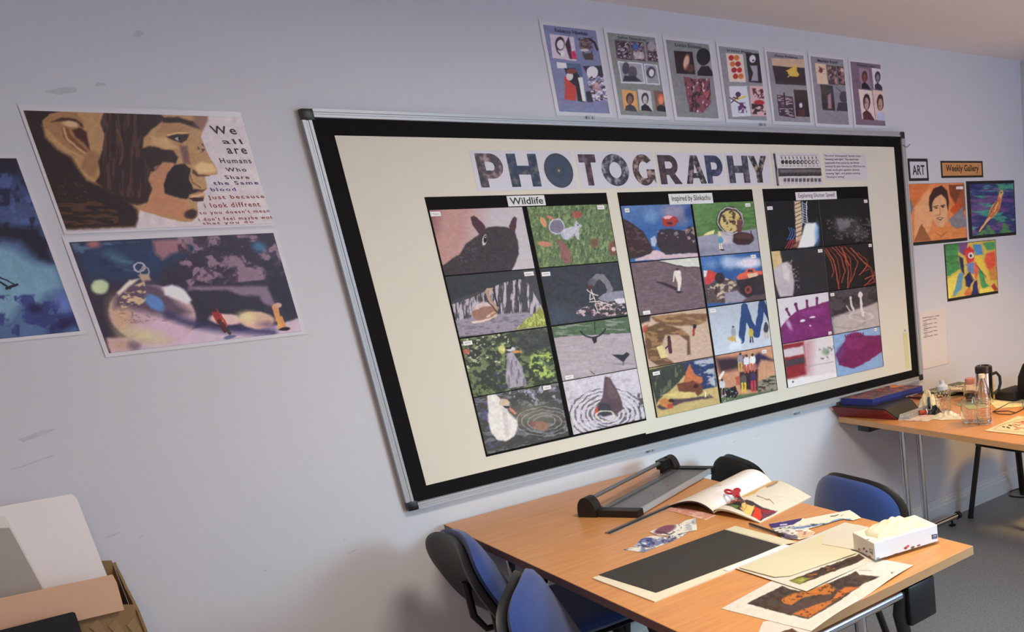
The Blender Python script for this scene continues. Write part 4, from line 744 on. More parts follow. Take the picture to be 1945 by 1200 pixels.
    # nose / mouth
    p.p((206, 170, 118), [(1560, 580), (1620, 540), (1720, 560), (1765, 615), (1740, 640), (1600, 640)], soft=12).p((90, 54, 42), [(1550, 600), (1600, 650), (1700, 664), (1650, 670), (1590, 665), (1545, 640)], soft=6).l((120, 78, 52), 12, [(1530, 660), (1550, 720), (1620, 770)], soft=5).p((110, 62, 52), [(1620, 790), (1676, 775), (1640, 805), (1560, 810)], soft=4).p((206, 164, 130), [(1530, 850), (1640, 815), (1655, 832), (1560, 860)], soft=4).p((56, 30, 36), [(1510, 860), (1648, 850), (1640, 885), (1560, 890)], soft=5).n(.05, 60, 60, 306)
fp = big_print(-.556, -.132, 1.697, 1.994, .006, (30, 190, 4.615), face, 'face_poster', 'large print of a brown painted face in profile beside handwritten text', (1.55, 1.5, 1.45), mt=.014, mb=.006, mr=.0015)
MB_ = mat('marker_black', (50, 44, 56), .6, var=.05); MB2 = mat('marker_purple', (56, 40, 120), .6, var=.05); MB3 = mat('marker_red', (150, 50, 52), .6, var=.05)
fc = (360, 210, 5.217)
for t, (x0, x1, yb, yt), mm in [('We', (215, 470, 232, 150), MB_), ('all', (330, 530, 330, 280), MB_), ('are', (378, 575, 428, 372), MB_), ('Humans', (305, 615, 522, 470), MB_), ('Who', (360, 565, 605, 565), MB_), ('Share', (355, 595, 680, 642), MB_), ('the Same', (240, 685, 738, 700), MB2), ('blood', (212, 465, 800, 765), MB2), ('Just because', (195, 748, 890, 840), MB3), ('i look diffrent', (150, 705, 965, 915), MB3), ("to you doesn't mean", (105, 800, 1040, 995), MB3), ("i don't feel maybe wot", (95, 830, 1108, 1060), MB3), ('that you do', (135, 640, 1140, 1105), MB3)]:
    a = on_y(fc[0]+x0/fc[2], fc[1]+yb/fc[2], -.0034); b_ = on_y(fc[0]+x1/fc[2], fc[1]+(yb+(x1-x0)*-.02)/fc[2], -.0034); c_ = on_y(fc[0]+x0/fc[2], fc[1]+yt/fc[2], -.0034)
    flat_glyph('handwriting', mm, 'font', t, a, np.array([b_[0]-a[0], 0, (b_[2]-a[2])*.0]), (0, 0, c_[2]-a[2]), fp, offset=.014, shear=-.12, spacing=1.3)
def ornament(p):
    p.fill((52, 44, 62))
    p.p((40, 58, 92), [(40, 120), (1080, 60), (1000, 200), (820, 300), (700, 420), (520, 420), (200, 420)], soft=60).sp((84, 116, 150), 190, 70, .52, 311, [(60, 130), (600, 120), (760, 330), (300, 400), (150, 330)], .7).e((30, 40, 76), 380, 300, 90, 50, 20, soft=30, al=.7).e((70, 110, 130), 420, 250, 100, 40, 25, soft=30, al=.7)
    p.e((170, 100, 104), 240, 140, 50, 26, soft=16).p((150, 104, 112), [(700, 110), (960, 90), (980, 190), (860, 210), (780, 260), (720, 210)], soft=20).sp((150, 118, 136), 110, 90, .5, 312, [(900, 80), (1700, 60), (1750, 400), (1000, 480), (900, 330)], .85).sp((64, 48, 66), 60, 70, .54, 313, [(900, 80), (1700, 60), (1750, 420), (900, 480)], .85).e((60, 104, 140), 1540, 160, 52, 36, 10, soft=20).p((40, 34, 52), [(1560, 300), (1740, 260), (1790, 500), (1860, 700), (1760, 700), (1640, 500)], soft=30, al=.8)
    p.p((126, 104, 128), [(980, 470), (1600, 470), (1680, 640), (1560, 600), (1300, 520), (980, 500)], soft=14).p((50, 44, 58), [(1020, 510), (1280, 500), (1400, 540), (1540, 550), (1590, 640), (1560, 720), (1040, 740)], soft=14)
    p.e((176, 196, 150), 290, 475, 68, 60, 0, soft=12).e((190, 206, 160), 285, 478, 40, 38, soft=14, al=.8)
    p.p((196, 172, 190), [(340, 880), (900, 850), (1100, 780), (1400, 820), (1700, 770), (1900, 700), (1900, 830), (380, 1010)], soft=10).e((190, 146, 120), 450, 930, 120, 50, soft=40, al=.8).e((90, 66, 96), 560, 930, 50, 50, soft=24, al=.6)
    # bauble
    p.e((186, 152, 158), 700, 690, 345, 232, 8, soft=8).e((206, 174, 196), 800, 800, 200, 90, 10, soft=60, al=.9).e((200, 160, 110), 450, 700, 80, 140, -20, soft=50, al=.7).e((206, 196, 140), 640, 860, 160, 50, 10, soft=40, al=.8)
    p.p((92, 74, 92), [(400, 560), (520, 440), (640, 430), (760, 470), (900, 600), (1000, 680), (860, 720), (700, 690), (520, 640), (400, 640)], soft=30).sp((214, 182, 140), 60, 30, .5, 314, [(420, 520), (640, 430), (660, 580), (560, 640), (460, 640)], .9).p((220, 216, 232), [(780, 480), (850, 455), (950, 490), (1010, 580), (980, 610), (880, 570), (800, 540)], soft=12).e((84, 126, 190), 720, 600, 88, 48, 38, soft=12).p((226, 206, 190), [(420, 520), (520, 420), (600, 412), (520, 470), (440, 540)], soft=10).sp((120, 84, 84), 30, 14, .56, 315, [(380, 640), (700, 700), (860, 760), (500, 760)], .5).l((50, 50, 92), 60, [(820, 700), (1000, 760), (1200, 800), (1650, 830)], al=.8, soft=24)
    p.ring((170, 170, 190), 600, 320, 40, 32, 14, .9).ring((150, 140, 150), 640, 360, 34, 40, 12, .9).p((176, 150, 130), [(590, 380), (670, 370), (690, 420), (620, 430)], soft=8)
    p.e((214, 176, 170), 1280, 730, 130, 44, 4, soft=8).e((206, 168, 146), 1520, 735, 142, 68, 4, soft=8).e((226, 206, 140), 1450, 710, 70, 40, soft=30, al=.8).e((110, 80, 110), 1600, 770, 60, 26, soft=20, al=.7)
    p.l((150, 44, 40), 52, [(1195, 670), (1225, 740)], soft=4).l((90, 36, 36), 30, [(1225, 740), (1270, 820)]).l((70, 50, 46), 26, [(1250, 760), (1310, 840)]).e((60, 36, 40), 1180, 660, 26, 14, soft=3).e((90, 100, 140), 1310, 868, 46, 14, -10, soft=4).l((180, 60, 50), 16, [(1230, 690), (1290, 780)])
    p.l((206, 140, 80), 46, [(1665, 630), (1690, 730)], soft=4).l((216, 150, 80), 32, [(1690, 720), (1705, 800)]).l((206, 140, 76), 30, [(1710, 720), (1740, 790)]).e((190, 150, 130), 1690, 620, 28, 22, soft=4).e((40, 26, 36), 1740, 806, 44, 14, -5, soft=3).n(.05, 90, 60, 316)
big_print(-.562, -.128, 1.392, 1.690, .009, (120, 430, 4.138), ornament, 'bauble_poster', 'large print of a shiny bauble with two tiny figures, under the face print', (1.4, 1.38, 1.4), mt=.012, mb=.010)
def bluep(p):
    p.grad((44, 48, 92), (70, 96, 140), (100, 60), (100, 700)).p((24, 24, 44), [(-500, 0), (100, 60), (130, 160), (60, 170), (-500, 200)], soft=24).sp((70, 90, 150), 70, 90, .5, 321, [(-500, 150), (140, 150), (250, 460), (-500, 520)], .7).sp((24, 26, 56), 60, 90, .55, 322, [(-500, 100), (160, 100), (330, 680), (150, 600), (-500, 460)], .85).p((24, 24, 46), [(-400, 380), (60, 470), (230, 480), (330, 700), (230, 670), (120, 560), (-400, 500)], soft=24)
    p.p((104, 146, 172), [(-500, 540), (60, 600), (200, 690), (330, 720), (380, 840), (280, 880), (200, 960), (100, 960), (60, 1040), (-500, 900)], soft=28).sp((40, 50, 112), 80, 80, .5, 323, [(-500, 900), (260, 880), (420, 900), (480, 1110), (-500, 1190)], .9).e((26, 28, 70), 210, 965, 40, 30, soft=16).e((30, 30, 76), 400, 1050, 100, 40, -30, soft=24).e((90, 110, 190), 380, 930, 40, 70, -30, soft=30, al=.7)
    p.l((22, 26, 48), 12, [(-60, 770), (60, 845)]).l((22, 26, 48), 8, [(-20, 770), (90, 822)]).l((22, 26, 48), 16, [(40, 845), (104, 822)]).n(.06, 60, 60, 324)
big_print(-1.010, -.583, 1.455, 1.881, .006, (0, 280, 3.159), bluep, 'blue_poster', 'deep blue print cut by the left edge of the picture, beside the face print', (1.5, 1.5, 1.5), mr=.008, mt=.008, mb=.009, dens=.8)

# ------------------------------------------------------------------ art corner right of the board
CA = (1680, 260, 3.528)
M_FRB = mat('black_card_mount', (26, 22, 26), .7, var=.1, vscale=30)
def mounted(name, x0, x1, z0, z1, label, cat='picture'):
    o = MB().box(-(x1-x0)/2, (x1-x0)/2, -.0012, 0, -(z1-z0)/2, (z1-z0)/2).build(name, M_FRB, loc=((x0+x1)/2, -.0004, (z0+z1)/2)); return tag(o, label, cat)
ar = mounted('art_sign', 2.4495, 2.592, 1.784, 1.888, 'small black framed sign reading ART right of the board', 'sign')
MB().box(2.462, 2.580, -.0022, -.0018, 1.797, 1.874).build('card', mat('sign_white', (214, 212, 226), .6, var=.02), ar)
flat_glyph('lettering', M_TEXT, 'font', 'ART', (2.477, -.0022, 1.812), (.088, 0, 0), (0, 0, .046), ar, offset=.02)
wg = mounted('weekly_gallery_sign', 2.688, 3.022, 1.796, 1.878, 'long orange sign with black edge reading Weekly Gallery', 'sign')
MB().box(2.698, 3.010, -.0022, -.0018, 1.806, 1.869).build('card', mat('sign_orange', (206, 146, 88), .6, var=.04, vscale=30), wg)
flat_glyph('lettering', mat('dark_brown_ink', (56, 32, 30), .6, var=.05), 'font', 'Weekly Gallery', (2.724, -.0022, 1.817), (.262, 0, 0), (0, 0, .042), wg, offset=.02)
def a1(p):
    p.fill((214, 130, 78)).p((206, 112, 62), [(160, 320), (300, 315), (200, 470), (175, 470)], soft=4).p((224, 160, 112), [(200, 480), (300, 340), (330, 520), (300, 640), (200, 700)], soft=6).p((150, 84, 48), [(430, 320), (545, 320), (550, 480), (520, 520), (480, 460), (440, 400)], soft=4).p((120, 62, 40), [(430, 320), (530, 320), (480, 440), (440, 390)], soft=4).p((196, 80, 40), [(440, 490), (500, 420), (510, 480), (490, 550)], soft=4).p((128, 124, 128), [(430, 560), (470, 520), (520, 470), (548, 560), (550, 600), (500, 610), (480, 635)], soft=4).p((110, 112, 120), [(165, 400), (195, 470), (175, 520), (165, 480)], soft=3).p((150, 92, 54), [(195, 700), (250, 580), (312, 695)], soft=3)
    p.p((214, 132, 74), [(290, 640), (340, 600), (430, 600), (520, 620), (550, 690), (310, 695)], soft=4).p((214, 164, 118), [(318, 420), (350, 390), (410, 400), (425, 480), (420, 560), (390, 605), (350, 600), (325, 540), (315, 480)], soft=4).p((60, 34, 32), [(300, 500), (300, 400), (330, 345), (380, 325), (420, 360), (432, 440), (425, 500), (412, 420), (380, 385), (340, 410), (322, 440), (318, 500)], soft=4).l((60, 30, 26), 6, [(328, 468), (358, 460)]).l((60, 30, 26), 6, [(378, 462), (405, 456)]).e((50, 30, 30), 345, 476, 9, 5).e((50, 30, 30), 392, 468, 9, 5).l((150, 90, 60), 4, [(368, 470), (372, 520), (355, 525)]).p((120, 50, 40), [(345, 545), (370, 538), (396, 540), (375, 562)], soft=2).p((236, 214, 190), [(352, 547), (388, 543), (374, 553)], soft=1).l((150, 80, 50), 4, [(340, 640), (380, 668), (425, 630)]).n(.06, 30, 20, 331)
    p.p((232, 210, 206), [(482, 332), (525, 330), (527, 350), (484, 352)])
def a2(p):
    p.fill((60, 60, 110)).sp((70, 150, 130), 120, 30, .48, 341, None, .95).sp((110, 76, 130), 110, 24, .56, 342, None, .9).sp((40, 44, 90), 90, 20, .58, 343, None, .8).sp((76, 140, 80), 60, 60, .5, 344, [(620, 660), (700, 560), (790, 560), (880, 640), (880, 680)], .9)
    p.p((90, 160, 110), [(760, 320), (800, 320), (800, 380), (760, 380)], soft=8, al=.7).p((222, 170, 110), [(770, 370), (785, 352), (797, 372), (785, 410), (770, 480), (750, 520), (720, 545), (690, 570), (640, 640), (632, 630), (690, 540), (705, 500), (730, 450), (760, 410)], soft=3).p((190, 100, 60), [(765, 400), (785, 420), (765, 500), (720, 540), (700, 540), (730, 470)], soft=3, al=.8).l((90, 40, 40), 4, [(755, 420), (715, 500), (690, 545)]).l((230, 190, 120), 7, [(760, 440), (735, 500)]).e((40, 26, 30), 782, 372, 5, 6).l((90, 60, 50), 5, [(690, 570), (640, 640)]).n(.1, 16, 10, 345)
def a3(p):
    p.fill((206, 176, 80)).p((76, 140, 80), [(398, 722), (520, 705), (490, 780), (510, 880), (440, 930), (405, 930)], soft=5).sp((60, 116, 60), 40, 16, .5, 351, [(400, 722), (510, 710), (500, 880), (405, 930)], .8).p((226, 206, 90), [(405, 960), (500, 910), (480, 1000), (440, 1080), (420, 1080)], soft=4).p((96, 150, 170), [(500, 910), (530, 910), (520, 1010), (470, 1070), (460, 1060)], soft=4).p((206, 110, 60), [(530, 1050), (570, 1000), (590, 1060), (560, 1075)], soft=4).p((116, 76, 120), [(500, 715), (560, 705), (540, 800), (500, 770)], soft=4).p((40, 44, 80), [(500, 800), (530, 820), (535, 920), (515, 900)], soft=4).p((206, 60, 56), [(530, 760), (570, 730), (600, 760), (600, 830), (560, 850)], soft=4).p((80, 140, 180), [(590, 720), (650, 720), (660, 790), (610, 790)], soft=4).e((216, 210, 200), 580, 795, 20, 20, soft=2).e((50, 40, 50), 580, 795, 8, 9).p((110, 130, 170), [(545, 850), (600, 840), (600, 920), (560, 900)], soft=4).p((216, 96, 76), [(605, 840), (640, 835), (640, 890), (610, 960), (600, 900)], soft=4).p((40, 40, 80), [(540, 940), (570, 905), (595, 960), (570, 1010), (545, 1000)], soft=4).p((44, 40, 90), [(600, 970), (620, 960), (630, 1040), (645, 1065), (580, 1070)], soft=4).p((226, 190, 70), [(600, 800), (650, 800), (670, 860), (700, 960), (640, 900)], soft=5).p((70, 150, 90), [(630, 880), (660, 900), (680, 980), (700, 1000), (660, 1020), (640, 960)], soft=4).p((214, 86, 60), [(680, 780), (742, 760), (748, 860), (700, 900), (670, 830)], soft=5).p((196, 130, 60), [(700, 900), (750, 860), (760, 960), (710, 960)], soft=5).p((80, 150, 90), [(660, 710), (740, 700), (742, 750), (690, 760)], soft=5).p((226, 200, 80), [(640, 1020), (760, 1000), (760, 1030), (640, 1060)], soft=4).p((170, 60, 50), [(710, 1000), (735, 980), (762, 1020), (740, 1030)], soft=3).l((60, 44, 60), 4, [(540, 940), (572, 905), (600, 960)]).l((70, 40, 50), 4, [(620, 860), (680, 940)]).n(.06, 14, 14, 352)
m1 = mounted('portrait_painting', 2.439, 2.861, 1.478, 1.771, 'orange painting of a smiling dark-haired person under the ART sign')
p = wall_pic(2.440, 2.859, 1.494, 1.770, -.0022, CA, 1.2); a1(p); p.build('painting', m1, gain=(1.25, 1.25, 1.3))
m2 = mounted('parrot_painting', 2.877, 3.290, 1.484, 1.778, 'blue and green painting of an orange and white bird, right of the orange portrait')
p = wall_pic(2.905, 3.281, 1.500, 1.763, -.0022, CA, 1.2); a2(p); p.build('painting', m2, gain=(1.3, 1.3, 1.3))
m3 = mounted('abstract_painting', 2.672, 3.101, 1.177, 1.470, 'multicoloured abstract painting below the other two paintings')
p = wall_pic(2.680, 3.097, 1.192, 1.467, -.0022, CA, 1.2); a3(p); p.build('painting', m3, gain=(1.2, 1.25, 1.4))
R4 = (1680, 560, 7.5)
p = wall_pic(2.447, 2.650, .852, 1.148, -.0014, R4, 1.1).fill((206, 190, 176))
for k, (yy, w_) in enumerate(((308, 235), (356, 180), (403, 45), (415, 0), (458, 45), (480, 0))):
    pass
for k in range(6): p.l((84, 70, 70), 11, [(545+k*4, (330, 372, 432, 490, 545, 602)[k]), (590+k*2, (330, 372, 432, 490, 545, 602)[k]-8)], al=.85)
for k, (y_, a_, b_) in enumerate(((325, 600, 778), (365, 600, 740), (425, 600, 742), (483, 605, 745), (538, 610, 748), (595, 612, 750))): p.l((96, 82, 80), 10, [(a_, y_-6), (a_+(b_-a_)*.55, y_-18)], al=.85).l((96, 82, 80), 10, [(a_+(b_-a_)*.7, y_-24), (b_, y_-30)], al=.85)
for k in range(4): p.l((96, 82, 80), 9, [(556+k*4, 403+k*56), (598+k*4, 397+k*56)], al=.85)
tag(p.build('timetable_sheet', grain=.02, gain=(1.22, 1.3, 1.5)), 'plain printed timetable sheet on the wall just right of the board', 'notice')

# ------------------------------------------------------------------ tables
def mk_table(name, x0, x1, y0, y1, label, top=.734, th=.026, legs='both'):
    t = empty(name, ((x0+x1)/2, (y0+y1)/2, 0), label, 'table')
    MB().box(x0+.001, x1-.001, y0+.001, y1-.001, top-th+.001, top, bev=.0015).build('tabletop', M_WOOD, t)
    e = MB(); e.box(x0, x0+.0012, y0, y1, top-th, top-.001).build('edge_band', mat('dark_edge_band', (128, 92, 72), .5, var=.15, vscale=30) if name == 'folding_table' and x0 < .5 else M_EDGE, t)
    MB().box(x1-.0012, x1, y0, y1, top-th, top-.001).build('edge_band', M_EDGE, t)
    MB().box(x0+.0012, x1-.0012, y0, y0+.0012, top-th, top-.001).build('edge_band', M_EDGE, t)
    MB().box(x0+.0012, x1-.0012, y1-.0012, y1, top-th, top-.001).build('edge_band', M_EDGE, t)
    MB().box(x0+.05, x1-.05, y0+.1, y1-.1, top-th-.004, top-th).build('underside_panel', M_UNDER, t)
    return t
def leg_frame(t, xa, xb, y, top, up, fx0, fx1, sgn=1, bar=True):
    if bar: MB().tube([(xa, y, top-.05), (xb, y, top-.05)], .015, 14).build('top_bar', M_CHROME, t, smooth=True)
    for ux in up: MB().tube([(ux, y, .05), (ux, y, top-.05)], .0155, 14).build('leg', M_CHROME, t, smooth=True)
    MB().tube([(fx0, y, .045), (fx1, y, .045)], .017, 14).build('foot_bar', M_CHROME, t, smooth=True)
    for fx in (fx0, fx1):
        MB().tube([(fx-.012, y, .045), (fx+.012, y, .045)], .021, 14).build('end_cap', M_BLACKP, t, smooth=True)
        MB().lathe([(0, 0), (.02, 0), (.02, .006), (.006, .012), (.006, .035), (0, .035)], 14, Matrix.Translation((fx+(-.05 if fx == fx1 else .05), y, 0))).build('leveller', M_BLACKP, t, smooth=True)
T1 = (.0885, .8775, -1.668, -.022)
t1 = mk_table('folding_table', *T1, 'beech folding table with chrome legs covered with papers and a trimmer, in the foreground')
leg_frame(t1, .02+.08, .600, -1.645, .734, (.36, .46), .13, .82, bar=True)
MB().box(.615, .715, -1.667, -1.600, .590, .7035, bev=.006).build('hinge_bracket', M_BLACKP, t1, smooth=True)
MB().tube([(.615, -1.640, .690), (.600, -1.640, .63), (.612, -1.640, .57), (.60, -1.64, .50), (.56, -1.64, .45)], .021, 12, flat=.7).build('bracket_arm', M_BLACKP, t1, smooth=True)
leg_frame(t1, .12, .48, -.085, .734, (.24, .34), .12, .47)
T2 = (1.826, 2.64, -1.66, -.022)
t2 = mk_table('folding_table', *T2, 'beech folding table with bottles and folders standing below the art corner')
leg_frame(t2, 1.95, 2.52, -.115, .734, (2.140, 2.262), 1.92, 2.515, bar=True)
leg_frame(t2, 1.95, 2.52, -1.5, .734, (2.18, 2.28), 1.92, 2.56, bar=True)
MB().box(1.86, 1.95, -.19, -.11, .668, .7035, bev=.005).build('hinge_bracket', M_BLACKP, t2, smooth=True)

# ------------------------------------------------------------------ chairs  (local frame: seat centre at x=0,y=0; sitter faces -y; back at +y)
def mk_chair(x, y, rz, label, fabric, back_h=.80, group='stacking conference chairs', tilt=18, curve=1.0, wd=.45):
    t = empty('conference_chair', (x, y, 0), label, 'chair', group, rz)
    R = Matrix.Rotation
    t['_local'] = 1
    M = Matrix.Translation((0, .225, back_h-.165)) @ R(math.radians(-tilt), 4, 'X')
    MB().pad(wd-.02, .335, .045, curve, M @ Matrix.Translation((0, -.012, 0)) @ R(math.pi, 4, 'Z'), se=3.2).build('backrest', fabric, t, smooth=True)
    MB().pad(wd, .352, .030, curve, M @ Matrix.Translation((0, .014, 0)) @ R(math.pi, 4, 'Z'), se=3.2, dome=.6).build('back_shell', M_BLACKP, t, smooth=True)
    S = Matrix.Translation((0, -.02, .455)) @ R(math.radians(90), 4, 'X')
    MB().pad(.46, .44, .055, .15, S, se=3.2).build('seat', fabric, t, smooth=True)
    MB().pad(.45, .43, .03, .15, Matrix.Translation((0, 0, -.026)) @ S, se=3.2, dome=.7).build('seat_shell', M_BLACKP, t, smooth=True)
    for s in (-1, 1):
        for yt, yb in ((-.17, -.23), (.16, .25)):
            lg = MB().tube([(s*.17, yt, .42), (s*.21, yb, .012)], .0125, 10, flat=1.6).build('leg', M_BLACKM, t, smooth=True)
            lg['_local'] = 1
            MB().lathe([(0, 0), (.017, 0), (.016, .022), (0, .022)], 12, Matrix.Translation((s*.2105, yb, 0))).build('rubber_foot', M_BLACKP, lg, smooth=True)
        MB().tube([(s*.17, -.19, .42), (s*.17, .17, .42)], .011, 10).build('seat_rail', M_BLACKM, t, smooth=True)
        MB().tube([(s*.12, .12, .415), (s*.12, .235, .425), (s*.12, .262, .48), (s*.12, .262, .60)], .011, 10).build('back_support', M_BLACKM, t, smooth=True)
    return t
# rz = 0: back towards +y. Facing +x => rz = +90 deg
mk_chair(.292, -.390, math.radians(86), 'blue chair with black plastic back left of the table, nearest the wall', M_BLUE, .80, tilt=20, curve=1.2)
mk_chair(.205, -1.03, math.radians(58), 'foreground blue chair left of the table, showing its padded blue front', M_BLUE, .785, tilt=20, curve=.8, wd=.42)
mk_chair(.84, -.90, math.radians(-92), 'blue chair right of the papers table with its rounded backrest above the tabletop', M_BLUE, .758, tilt=12, wd=.49)
mk_chair(.790, -.270, math.radians(-99), 'black chair near the wall behind the open magazine', M_BLACKF, .76, tilt=12, curve=.5)
mk_chair(2.845, -.33, math.radians(-90), 'dark blue chair pushed under the bottle-covered table', M_BLUE, .76)

# ------------------------------------------------------------------ paper trimmer
ZT1 = .734
tr = empty('paper_trimmer', (.64, -.36, ZT1), 'grey and black rolling paper trimmer with a clear plastic guard', 'paper trimmer')
O_ = np.array([.388, -.372]); AX = np.array([.858, .398]); AX = AX/np.linalg.norm(AX); AX2 = (np.array([.851, -.163])-np.array([.400, -.402])); LN = np.linalg.norm(AX2); AX = AX2/LN; PX = np.array([AX[1], -AX[0]])
def TR(s, d, z): return (O_[0]+AX[0]*s+PX[0]*d, O_[1]+AX[1]*s+PX[1]*d, ZT1+z)
WD = .205
MB().prism([TR(.03, .045, .004), TR(LN-.02, .045, .004), TR(LN-.02, WD-.004, .004), TR(.03, WD-.004, .004)], (0, 0, .014)).build('base_plate', mat('grey_trimmer_plate', (128, 126, 128), .35, .3, var=.18, vscale=10), tr)
MB().prism([TR(.03, .075, .018), TR(LN-.02, .075, .018), TR(LN-.02, .085, .018), TR(.03, .085, .018)], (0, 0, .002)).build('cutting_strip', mat('grey_strip', (70, 70, 74), .4, var=.05), tr)
MB().prism([TR(.03, WD-.004, .004), TR(LN-.02, WD-.004, .004), TR(LN-.02, WD+.006, .004), TR(.03, WD+.006, .004)], (0, 0, .018)).build('edge_rail', M_ALU, tr)
def dome(s0, s1, name):
    m = MB(); prof = [(0, 0)]+[(.032-.032*math.cos(math.pi*k/14)*1.0+0, .066*math.sin(math.pi*k/14)**.8 if 0 < k < 14 else 0) for k in range(15)]+[(.064, 0)]
    prof = [(.032-.034*math.cos(math.pi*k/16), .068*max(0, math.sin(math.pi*k/16))**.75) for k in range(17)]
    m.prism([TR(s0, d-.004, h) for d, h in prof], tuple(np.array(TR(s1, 0, 0))-np.array(TR(s0, 0, 0)))); return m.build(name, M_BLACKP, tr, smooth=True)
dome(-.008, .028, 'end_housing'); dome(LN-.02, LN+.016, 'end_housing')
for s0, s1 in ((-.004, .030), (LN-.022, LN+.010)):
    MB().prism([TR(s0, .06, 0), TR(s1, .06, 0), TR(s1, WD+.008, 0), TR(s0, WD+.008, 0)], (0, 0, .024)).build('end_bar', M_BLACKP, tr)
MB().tube([TR(.02, .026, .055), TR(LN-.01, .026, .055)], .0075, 12).build('guide_rail', mat('steel_rail', (150, 150, 154), .3, .8, var=.05), tr, smooth=True)
MB().prism([TR(LN-.065, .012, .030), TR(LN-.065, .046, .030), TR(LN-.065, .046, .064), TR(LN-.065, .012, .064)], tuple(np.array(TR(LN-.02, 0, 0))-np.array(TR(LN-.065, 0, 0)))).build('cutter_head', M_BLACKP, tr)
MB().prism([TR(.03, .060, .024), TR(LN-.02, .060, .024), TR(LN-.02, .0625, .024), TR(.03, .0625, .024)], (0, 0, .006)).build('clear_guard', glass_mat('clear_acrylic', (235, 235, 235)), tr)
for k, (sx, dx, c) in enumerate(((.2, .13, (90, 90, 96)), (.28, .15, (160, 60, 50)), (.17, .16, (60, 90, 170)), (.33, .12, (160, 80, 70)))):
    MB().prism([TR(sx, dx, .018), TR(sx+.012, dx, .018), TR(sx+.012, dx+.003, .018), TR(sx, dx+.003, .018)], (0, 0, .0005)).build('size_mark', mat('mark_%d' % k, c, .5, var=.05), tr)
a = np.array((.352, -.634)); b_ = np.array((.616, -.560)); dd = (b_-a)/np.linalg.norm(b_-a); pp = np.array([-dd[1], dd[0]])
def strip(o0, o1, z0_, h_): return MB().prism([(a[0]+pp[0]*o0, a[1]+pp[1]*o0, ZT1+z0_), (b_[0]+pp[0]*o0, b_[1]+pp[1]*o0, ZT1+z0_), (b_[0]+pp[0]*o1, b_[1]+pp[1]*o1, ZT1+z0_), (a[0]+pp[0]*o1, a[1]+pp[1]*o1, ZT1+z0_)], (0, 0, h_))
ru = empty('metal_ruler', (.49, -.59, ZT1), 'long narrow metal safety ruler lying in front of the trimmer', 'ruler')
strip(0, .027, .0002, .002).build('blade', mat('ruler_steel', (176, 168, 164), .3, .5, var=.08), ru)
strip(.004, .010, .0022, .004).build('ridge', mat('ruler_ridge', (44, 38, 38), .5, var=.1), ru)
strip(.012, .024, .0022, .003).build('grip', mat('ruler_grip', (126, 116, 112), .35, .4, var=.08), ru)

# ------------------------------------------------------------------ papers on the front table
CT = (1360, 940, 3.89); CM = (1260, 890, 6.483); C4T = (1110, 960, 4.322); CL = (1400, 960, 7.48)
def sheet_quad(name, tl, tr_, bl, z, c, paint, label, cat, gain=(1, 1, 1), thick=.0008, bulge=None, dens=1.0, z_fix=None):
    """parallelogram sheet from three corners (given as table coordinates)"""
    P0 = np.array([tl[0], tl[1], z]); A = np.array([tr_[0]-tl[0], tr_[1]-tl[1], 0]); B = np.array([bl[0]-tl[0], bl[1]-tl[1], 0])
    p = Pic(P0, A, B, c, dens, bulge); paint(p)
    o = p.build(name, gain=gain, thick=thick, nrm=(0, 0, 1)); tag(o, label, cat); return o
def flat(col): return lambda p: p.fill(col)
G_T = (1.0, 1.0, 1.15)
# white mount with black card
mo = MB().prism([(.136, -.936, ZT1), (.148, -1.232, ZT1), (.586, -1.222, ZT1), (.608, -.925, ZT1)], (0, 0, .0035)).build('white_mount_board', mat('mount_board_white', (222, 214, 190), .7, var=.02)); tag(mo, 'white mount board lying under the black card', 'card')
MB_c = MB().prism([(.156, -.934, ZT1+.0037), (.180, -1.186, ZT1+.0037), (.575, -1.199, ZT1+.0037), (.565, -.928, ZT1+.0037)], (0, 0, .0015)).build('black_card', mat('black_sugar_paper', (54, 50, 48), .8, var=.1, vscale=40)); tag(MB_c, 'large plain black card on the white mount board', 'card')
o = MB().prism([(.37, -1.226, ZT1+.0037), (.37, -1.206, ZT1+.0037), (.583, -1.196, ZT1+.0037), (.586, -1.219, ZT1+.0037)], (0, 0, .002)).build('white_strip', M_WHITE); tag(o, 'thin white card strip along the right edge of the black card', 'card')
o = MB().prism([(.569, -.930, ZT1+.0037), (.581, -1.195, ZT1+.0037), (.618, -1.215, ZT1+.0037), (.605, -.932, ZT1+.0037)], (0, 0, .0012)).build('newspaper_strip', mat('news_paper', (214, 206, 176), .8, var=.08, vscale=60)); tag(o, 'strip of newspaper beside the top end of the black card', 'paper')
# cream sheets
def wave(ax, amp, fr, ph=0.0, tpow=0):
    ax = np.array(ax, float)
    return lambda S, T: np.outer(amp*(np.sin(S*fr+ph)*.5+.5)*(T**tpow if tpow else 1), ax)
o = MB().prism([(.400, -1.238, ZT1+.006), (.412, -1.375, ZT1+.006), (.440, -1.405, ZT1+.006), (.648, -1.436, ZT1+.006), (.700, -1.236, ZT1+.006)], (0, 0, .0015)).build('cream_sheet', M_CREAMC); tag(o, 'large blank cream sheet overlapping the black card and the tiger prints', 'paper')
o = MB().prism([(.640, -1.300, ZT1+.0078), (.665, -1.440, ZT1+.0078), (.815, -1.420, ZT1+.0078), (.808, -1.266, ZT1+.0078), (.705, -1.238, ZT1+.0078)], (0, 0, .0012)).build('cream_sheet', mat('pale_cream_paper', (206, 198, 182), .75, var=.03, vscale=6)); tag(o, 'smaller pale sheet partly under the tissue box', 'paper')
